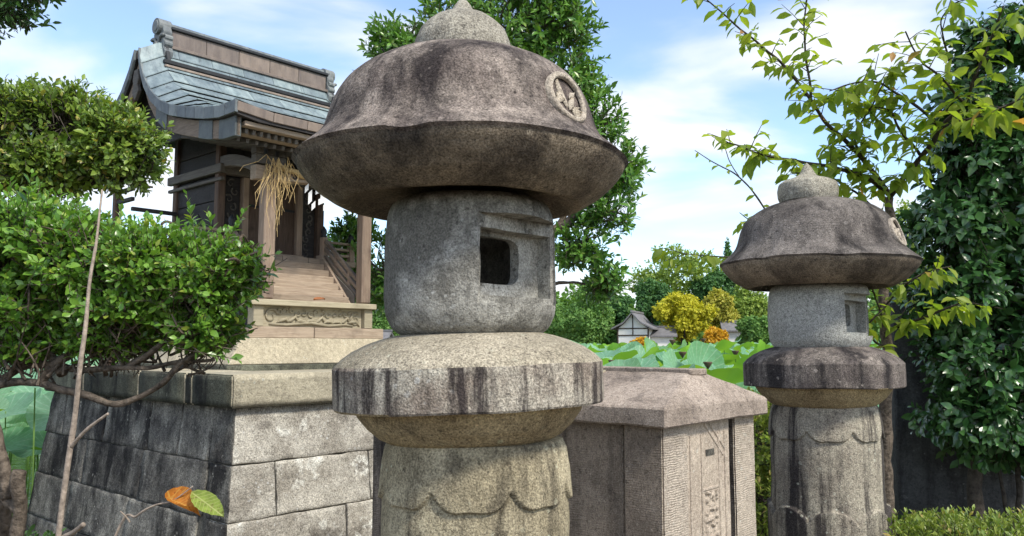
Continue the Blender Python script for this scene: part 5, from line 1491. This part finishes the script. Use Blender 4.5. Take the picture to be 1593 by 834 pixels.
TW = empty("leafy_twig", (tw.x - 0.05, 1.62, 0)); tag(TW, "thin twig with one orange and one green leaf in front of the plinth wall", "twig")
mb = MB(); oT = (tw.x - 0.05, 1.62, 0)
limb(mb, [(tw.x - 0.16, 1.62, -0.03), (tw.x - 0.12, 1.61, 0.8), pix(178, 836, 1.6), pix(212, 803, 1.58), pix(240, 787, 1.57), pix(270, 779, 1.56), pix(300, 757, 1.55)], 0.0032, 0.0011, oT, 7, 0.002, 4); 
mb.build("twig_stem", M['bark_pale'], TW, smooth=True)
mb = MB(); limb(mb, [pix(202, 812, 1.59), pix(195, 803, 1.585), pix(187, 795, 1.58)], 0.0022, 0.0012, oT, 6, 0.001, 4); mb.build("spur", M['bark_pale'], TW, smooth=True)
def big_leaf(name, w, mat, curl_, n=14):
    v = []; f = []
    for i in range(n + 1):
        t = i / n; ww = w * math.sin(math.pi * min(1, t ** 0.85)) ** 0.75 * 0.5
        if i in (0, n): ww = 0.001
        tooth = 1 + 0.05 * (i % 2)
        for j, s in enumerate((-1, -0.5, 0, 0.5, 1)):
            v.append((t, ww * s * tooth, 0.10 * s * s * curl_ - 0.15 * curl_ * t * t + 0.012 * math.sin(t * 30) * abs(s)))
    for i in range(n):
        for j in range(4): a = i * 5 + j; f.append((a, a + 5, a + 6, a + 1))
    return mesh_data(name, v, f, mat, True)
M['lf_orange'] = veined_leaf("orange_leaf", (0.55, 0.20, 0.03), (0.62, 0.36, 0.08), (0.20, 0.05, 0.015))
M['lf_green1'] = veined_leaf("yellow_green_leaf", (0.25, 0.33, 0.06), (0.42, 0.46, 0.16), (0.16, 0.12, 0.04))
a = pix(266, 779, 1.56); b = pix(304, 781, 1.53)
place_leaf("orange_leaf", big_leaf("orange_leaf", 0.70, M['lf_orange'], 3.2), a, b - a, (0.1, -0.45, 0.85), (b - a).length, TW, oT)["label"] = "curled orange leaf"
a = pix(299, 767, 1.55); b = pix(348, 801, 1.52)
place_leaf("green_leaf", big_leaf("green_leaf", 0.46, M['lf_green1'], 0.6), a, b - a, (0.25, -0.7, 0.65), (b - a).length, TW, oT)["label"] = "yellow-green leaf"
M['lf_brown'] = leaf_mat("dead_leaf", (0.32, 0.13, 0.06), (0.36, 0.16, 0.07), (0.3, 0.15, 0.08), 0.1, 0.7, 0.2)
FLP = Vector((C0.x, C0.y, 0)) + Matrix.Rotation(TH, 3, 'Z') @ Vector((1.24, 1.10, 1.885))
fl = place_leaf("fallen_leaf", big_leaf("fallen_leaf", 0.6, M['lf_brown'], 1.4), FLP, (0.8, 0.4, 0.25), (-0.2, -0.5, 0.8), 0.085, None, (0, 0, 0))
tag(fl, "curled brown fallen leaf lying on the lowest step of the shrine", "leaf")

# ------------------------------------------------------------------ lotus pond
rg = np.random.default_rng(77)
def lotus_geom(nr, ns, seed):
    r_ = np.random.default_rng(seed); ph = r_.uniform(0, 6.28, 5); v = [(0, 0, -0.06)]; uv = [(0, 0)]; f = []
    dep = r_.uniform(0.10, 0.42); wav = r_.uniform(0.05, 0.13); fold = r_.uniform(-0.15, 0.35)
    for i in range(1, nr + 1):
        q = i / nr
        for j in range(ns):
            t = 2 * math.pi * j / ns
            e = 1 + 0.05 * math.sin(3 * t + ph[0]) + 0.03 * math.sin(7 * t + ph[1])
            z = dep * q ** 1.6 - 0.06 + wav * q ** 2.5 * (math.sin(3 * t + ph[2]) + 0.7 * math.sin(5 * t + ph[3])) + fold * q * q * abs(math.cos(t + ph[4])) ** 1.5
            v.append((q * e * math.cos(t), q * e * math.sin(t), z)); uv.append((j / ns, q))
    for j in range(ns): f.append((0, 1 + j, 1 + (j + 1) % ns))
    for i in range(nr - 1):
        for j in range(ns):
            a = 1 + i * ns + j; b = 1 + i * ns + (j + 1) % ns; f.append((a, a + ns, b + ns, b))
    return np.array(v), f, uv
def lotus_mesh(seed):
    v, f, uv = lotus_geom(7, 40, seed)
    me = mesh_data("leaf_blade", v, f, M['lotus'], True)
    ul = me.uv_layers.new(name="UVMap")
    for p in me.polygons:
        us = [uv[vi][0] for vi in p.vertices]; wrap = max(us) - min(us) > 0.5
        for li, vi in zip(p.loop_indices, p.vertices):
            u_ = uv[vi][0] + (1.0 if wrap and uv[vi][0] < 0.5 else 0); ul.data[li].uv = (u_, uv[vi][1])
        if len(p.vertices) == 3: ul.data[p.loop_indices[0]].uv = ((us[1] + 0.0), 0)
    me.attributes.new("rnd", 'FLOAT', 'POINT')
    return me
LM = [lotus_mesh(s) for s in range(7)]
stalk_me = MB().tube([(0, 0, -1), (0.02, 0.01, -0.5), (0, 0, 0)], [0.009, 0.008, 0.006], 6)
stalk_me = mesh_data("stalk", stalk_me.v, stalk_me.f, M['stalk'], True)
cand = []
y = 4.9
while y < 68:
    sp_ = 0.40 if y < 20 else 0.62
    x = -0.85 * y - 1
    while x < 0.75 * y + 1:
        xx = x + rg.uniform(-.5, .5) * sp_ ; yy = y + rg.uniform(-.5, .5) * sp_
        if ground_z(xx, yy) < -0.7:
            r_ = rg.uniform(0.19, 0.33); z = rg.choice([rg.uniform(0.85, 1.35), rg.uniform(0.35, 0.95)], p=[0.62, 0.38])
            if rg.uniform() < 0.07: z = rg.uniform(1.3, 1.52)
            if yy < 6.6: z = min(z, 1.12)
            if yy < 13 and xx > 0: z = min(z, 1.15 + 0.014 * yy)
            cand.append((xx, yy, z, r_))
        x += sp_
    y += sp_
cand = np.array(cand)
px_, py_, dp_ = to_px(cand[:, :3])
win = ((px_ > 925) & (px_ < 1215) & (py_ < 680)) | ((px_ > -60) & (px_ < 215) & (dp_ < 11)) | ((px_ > 575) & (px_ < 610)) 
order = np.argsort(np.where(win, dp_, 1e6))[:300]
solo = set(int(i) for i in order if win[i])
for i in sorted(solo):
    xx, yy, z, r_ = cand[i]
    left = px_[i] < 300
    o = bpy.data.objects.new("lotus_leaf", None); o.empty_display_size = 0.05; o.location = (xx, yy, WATER_Z - 0.02); col.objects.link(o)
    if left: tag(o, "round blue-green lotus leaf standing in the pond left of the plinth", "lotus leaf", "lotus leaves left of the plinth")
    else: tag(o, "round green lotus leaf standing in the pond beyond the lanterns", "lotus leaf", "lotus leaves beyond the lanterns")
    me = LM[int(rg.integers(0, 7))]
    b_ = bpy.data.objects.new("leaf_blade", me); b_.scale = (r_,) * 3
    tl = 0.25 + 0.75 * abs(rg.normal()) * 0.6; td = rg.uniform(0, 6.28)
    if left: td = math.pi / 2 * 0 + rg.uniform(-0.5, 0.5); tl = rg.uniform(0.3, 0.8)
    b_.rotation_euler = (min(tl, 1.15), 0, td); b_.location = (0, 0, z - WATER_Z + 0.02); col.objects.link(b_); b_.parent = o
    s_ = bpy.data.objects.new("stalk", stalk_me); s_.scale = (1, 1, z - WATER_Z + 0.02); s_.location = (0, 0, z - WATER_Z + 0.02); col.objects.link(s_); s_.parent = o
# the rest of the lotus field as one mass
vv, ff, uvs, rn = [], [], [], []
geo_lo = [lotus_geom(3, 14, s + 50) for s in range(6)]
nv = 0; allv = []; allf3 = []
for i in range(len(cand)):
    if i in solo: continue
    xx, yy, z, r_ = cand[i]
    v, f, uv = geo_lo[int(rg.integers(0, 6))]
    tl = min(1.1, 0.25 + 0.5 * abs(rg.normal())); td = rg.uniform(0, 6.28)
    R_ = np.array(Matrix.Rotation(td, 3, 'Z') @ Matrix.Rotation(tl, 3, 'X'))
    allv.append((v * r_ * (1.25 if yy > 20 else 1.0)) @ R_.T + np.array([xx, yy, z]))
    allf3 += [tuple(a + nv for a in q) for q in f]; uvs.append(np.array(uv)); nv += len(v); rn += [rg.uniform()] * len(v)
V = np.concatenate(allv); me = mesh_data("lotus_field", V.tolist(), allf3, M['lotus'], True)
ul = me.uv_layers.new(name="UVMap"); UVv = np.concatenate(uvs)
li = np.zeros(len(me.loops), np.int32); me.loops.foreach_get("vertex_index", li); ul.data.foreach_set("uv", UVv[li].ravel().astype(np.float32))
at = me.attributes.new("rnd", 'FLOAT', 'POINT'); at.data.foreach_set("value", np.array(rn, np.float32))
o = link("lotus_field", me); tag(o, "wide field of lotus leaves covering the pond", "lotus field", kind="stuff")
# seed heads
for k, (x, y, Yq) in enumerate(((953, 562, 10), (1011, 555, 12), (1046, 530, 13), (1062, 549, 11), (1094, 528, 16), (1101, 565, 9.5), (1144, 547, 12))):
    c = pix(x, y, Yq)
    o = empty("lotus_seed_head", (c.x, c.y, WATER_Z - 0.02)); tag(o, ("leftmost", "second", "third", "fourth", "fifth", "sixth", "rightmost")[k] + " brown lotus seed head" + ("" if k in (0, 6) else " from the left") + " standing above the lotus leaves", "seed head", "lotus seed heads above the leaves")
    h = c.z - WATER_Z + 0.02
    MB().lathe([(0.006, -0.07), (0.03, -0.035), (0.052, 0.0), (0.054, 0.012), (0.048, 0.016)], 14, (0, 0, h)).build("seed_pod", M['seed'], o, smooth=True)
    MB().tube([(0, 0, 0), (0.015, 0, h * 0.5), (0, 0, h - 0.065)], 0.006, 6).build("stalk", M['stalk'], o, smooth=True)

# ------------------------------------------------------------------ far bank: trees and buildings
TM_FAR = leaf_template(0.75, 0.1, 0.15, short=True)
def far_tree(name, label, cx, top, base, wpx, Y, mat, seed, n=2600, size=0.42, group="trees on the far bank", shape='round'):
    rg = np.random.default_rng(seed); b = pix(cx, 545, Y); bz = 0.25
    root = empty(name, (b.x, Y, bz)); tag(root, label, "tree", group)
    zt = pix(cx, top, Y).z; zb = pix(cx, base, Y).z; w = wpx * Y / F / 2; H = zt - zb
    cls = []
    if shape == 'cone':
        for k in range(6): t = k / 5; cls.append(((b.x, Y, zb + H * (0.08 + 0.84 * t)), (w * (1.05 - 0.9 * t),) * 2 + (H * 0.14,)))
    else:
        for k in range(30):
            u_ = unit(rg.normal(size=3)); q = rg.uniform(0.3, 0.80); rs = rg.uniform(0.55, 1.0) * (1.15 - 0.5 * q)
            cls.append(((b.x + u_[0] * w * q, Y + u_[1] * w * q, zb + H * 0.5 + u_[2] * H * 0.5 * q), (w * 0.42 * rs, w * 0.42 * rs, H * 0.5 * 0.40 * rs)))
    p, d = clump_samples(cls, n, rg, (0.6, 1.15), 0.3, 0.7)
    arr = sprig_leaves(p, d, 4, size * 1.2, size, rg, 1.0, 0.5)
    cr_ = link("crown", leaves_mesh("crown", TM_FAR, arr[0], arr[1], arr[2], arr[3], mat, rg.uniform(0, 1, len(arr[0])), (b.x, Y, bz)), root)
    mb = MB(); mb.tube([(0, 0, -0.6), (0.05, 0, (zb + zt) / 2 - bz)], [max(0.12, w * 0.07), 0.06], 8)
    for k in range(5):
        c = cls[int(rg.integers(0, len(cls)))][0]; mb.tube([(0.03, 0, max(0.3, (zb - bz) * 0.6 + 0.1 * k)), (c[0] - b.x, c[1] - Y, c[2] - bz)], [0.09, 0.03], 6)
    mb.build("trunk", M['bark_dark'], root, smooth=True)
    return root
FT = [("broad_tree", "tall broad olive-green tree crowning the far bank", 1053, 375, 500, 140, 112, 'far_olive', 'round'),
      ("round_tree", "compact dark green round tree left of the yellow tree", 1016, 426, 520, 62, 92, 'far_dark', 'round'),
      ("yellow_tree", "bright yellow tree on the far bank beside the white-walled house", 1064, 444, 532, 90, 80, 'far_yellow', 'round'),
      ("golden_tree", "dull gold tree just right of the bright yellow tree", 1122, 446, 525, 62, 86, 'far_gold', 'round'),
      ("orange_shrub", "small bright orange shrub at the pond's far edge", 1112, 505, 545, 36, 74, 'far_orange', 'round'),
      ("golden_shrub", "low golden shrub in front of the white-walled house", 997, 526, 548, 34, 73.3, 'far_orange', 'round'),
      ("leafy_tree", "large loose green tree at the far bank, just right of the big lantern", 905, 436, 548, 110, 79, 'far_green', 'round'),
      ("shade_tree", "dark green tree behind the white-walled house", 962, 455, 520, 60, 98, 'far_dark', 'round'),
      ("pale_tree", "light green tree left of the smaller lantern's firebox", 1170, 440, 525, 70, 90, 'far_olive', 'round'),
      ("conifer", "pointed dark conifer on the far skyline", 1136, 378, 470, 34, 118, 'far_dark', 'cone'),
      ("dark_tree", "blue-green tree on the skyline between conifer and broad tree", 1108, 415, 500, 60, 108, 'far_dark', 'round'),
      ("bright_tree", "bright green tree showing between smaller lantern and camellia", 1425, 322, 540, 110, 62, 'far_olive', 'round'),
      ("pine_tree", "dark spreading tree right of the orange shrub on the far bank", 1175, 488, 548, 60, 76, 'far_green', 'round'),
      ("distant_tree", "green tree seen between shrine post and big lantern", 588, 440, 540, 70, 82, 'far_green', 'round')]
for i, (nm, lb, cx, tp, bs_, w, Y, mt, sh) in enumerate(FT): far_tree(nm, lb, cx, tp - 3, bs_ + 6, w * 1.12, Y, M[mt], 200 + i, n=2400 if w > 50 else 1100, size=0.34 if Y < 95 else 0.45, shape=sh)
# wood that closes the horizon, one mass
rg = np.random.default_rng(9)
cls = [((x + rg.uniform(-2, 2), 96 + rg.uniform(-4, 8) + 0.0, 1.2 + rg.uniform(0, 2.4)), (4.0, 3.0, rg.uniform(2.8, 4.4))) for x in np.arange(-110, 112, 4.0)]
p, d = clump_samples(cls, 15000, rg, (0.7, 1.08), 0.3, 0.5); arr = sprig_leaves(p, d, 4, 0.8, 0.95, rg, 1.0, 0.5)
cls2 = [((x + rg.uniform(-2, 2), 124 + rg.uniform(-4, 6), 3.0 + rg.uniform(0, 3.0)), (6.0, 4.0, rg.uniform(4.0, 6.5))) for x in np.arange(-60, 90, 6.0)]
p2, d2 = clump_samples(cls2, 9000, rg, (0.7, 1.08), 0.3, 0.5); arr2 = sprig_leaves(p2, d2, 4, 1.0, 1.1, rg, 1.0, 0.5)
arr = tuple(np.concatenate([u_, w_]) for u_, w_ in zip(arr, arr2))
o = link("far_wood", leaves_mesh("far_wood", TM_FAR, *arr, M['far_green'], rg.uniform(0, 1, len(arr[0])), (0, 0, 0))); tag(o, "green wood closing the horizon behind the pond", "wood", kind="stuff")

def house(name, label, cx, Y, w, dep, zw, zr, over, rz, timber=True, cat="house"):
    b = pix(cx, 545, Y); o = empty(name, (b.x, Y, 0.25), rz); tag(o, label, cat)
    mb = MB(); mb.box(-w / 2, w / 2, 0, dep, -0.5, zw); mb.build("wall", M['white_wall'], o)
    MB().prism([(-w / 2, zw - 0.05), (w / 2, zw - 0.05), (w * 0.26, zr - (zr - zw) * 0.62 - 0.12), (0, zr - 0.14), (-w * 0.26, zr - (zr - zw) * 0.62 - 0.12)], 'y', 0.0, dep).build("gable", M['white_wall'], o)
    for s in (-1, 1):
        pts = [(0, zr), (s * w * 0.28, zr - (zr - zw) * 0.62), (s * (w / 2 + over), zw - 0.02), (s * (w / 2 + over), zw - 0.16), (s * w * 0.28, zr - (zr - zw) * 0.62 - 0.16), (0, zr - 0.16)]
        MB().prism(pts, 'y', -over, dep + over).build("roof_slope", M['roof_tile'], o)
    MB().box(-0.1, 0.1, -over - 0.05, dep + over + 0.05, zr - 0.02, zr + 0.16).build("ridge", M['roof_tile'], o)
    if timber:
        for z in (zw - 0.1, zw - 0.75): MB().box(-w / 2 - 0.02, w / 2 + 0.02, -0.06, 0.02, z, z + 0.11).build("timber", M['timber'], o)
        MB().box(-0.05, 0.05, -0.05, 0.02, zw, zr - 0.2).build("timber", M['timber'], o)
        MB().box(-0.05, 0.05, -0.05, 0.02, zw - 0.64, zw - 0.1).build("timber", M['timber'], o)
        for s in (-1, 1): MB().box(s * w / 2 - 0.06, s * w / 2 + 0.06, -0.06, 0.05, -0.4, zw - 0.1).build("timber", M['timber'], o)
    return o
house("white_house", "white-walled house with grey tiled gable roof on the far bank", 985, 77, 2.9, 4.5, 3.1, 4.6, 0.55, -0.35)
house("garden_building", "long low white building under the bright yellow tree", 1046, 79, 3.4, 4.6, 2.4, 3.2, 0.35, 1.45, False)
house("pale_building", "pale building half hidden behind the spreading tree", 1190, 84, 4.0, 4.0, 3.0, 3.9, 0.4, 1.4, False)
house("waterside_shed", "grey-roofed shed across the pond, seen between porch post and lantern", 604, 73, 2.6, 3.0, 1.9, 2.7, 0.3, 1.35, False, "shed")
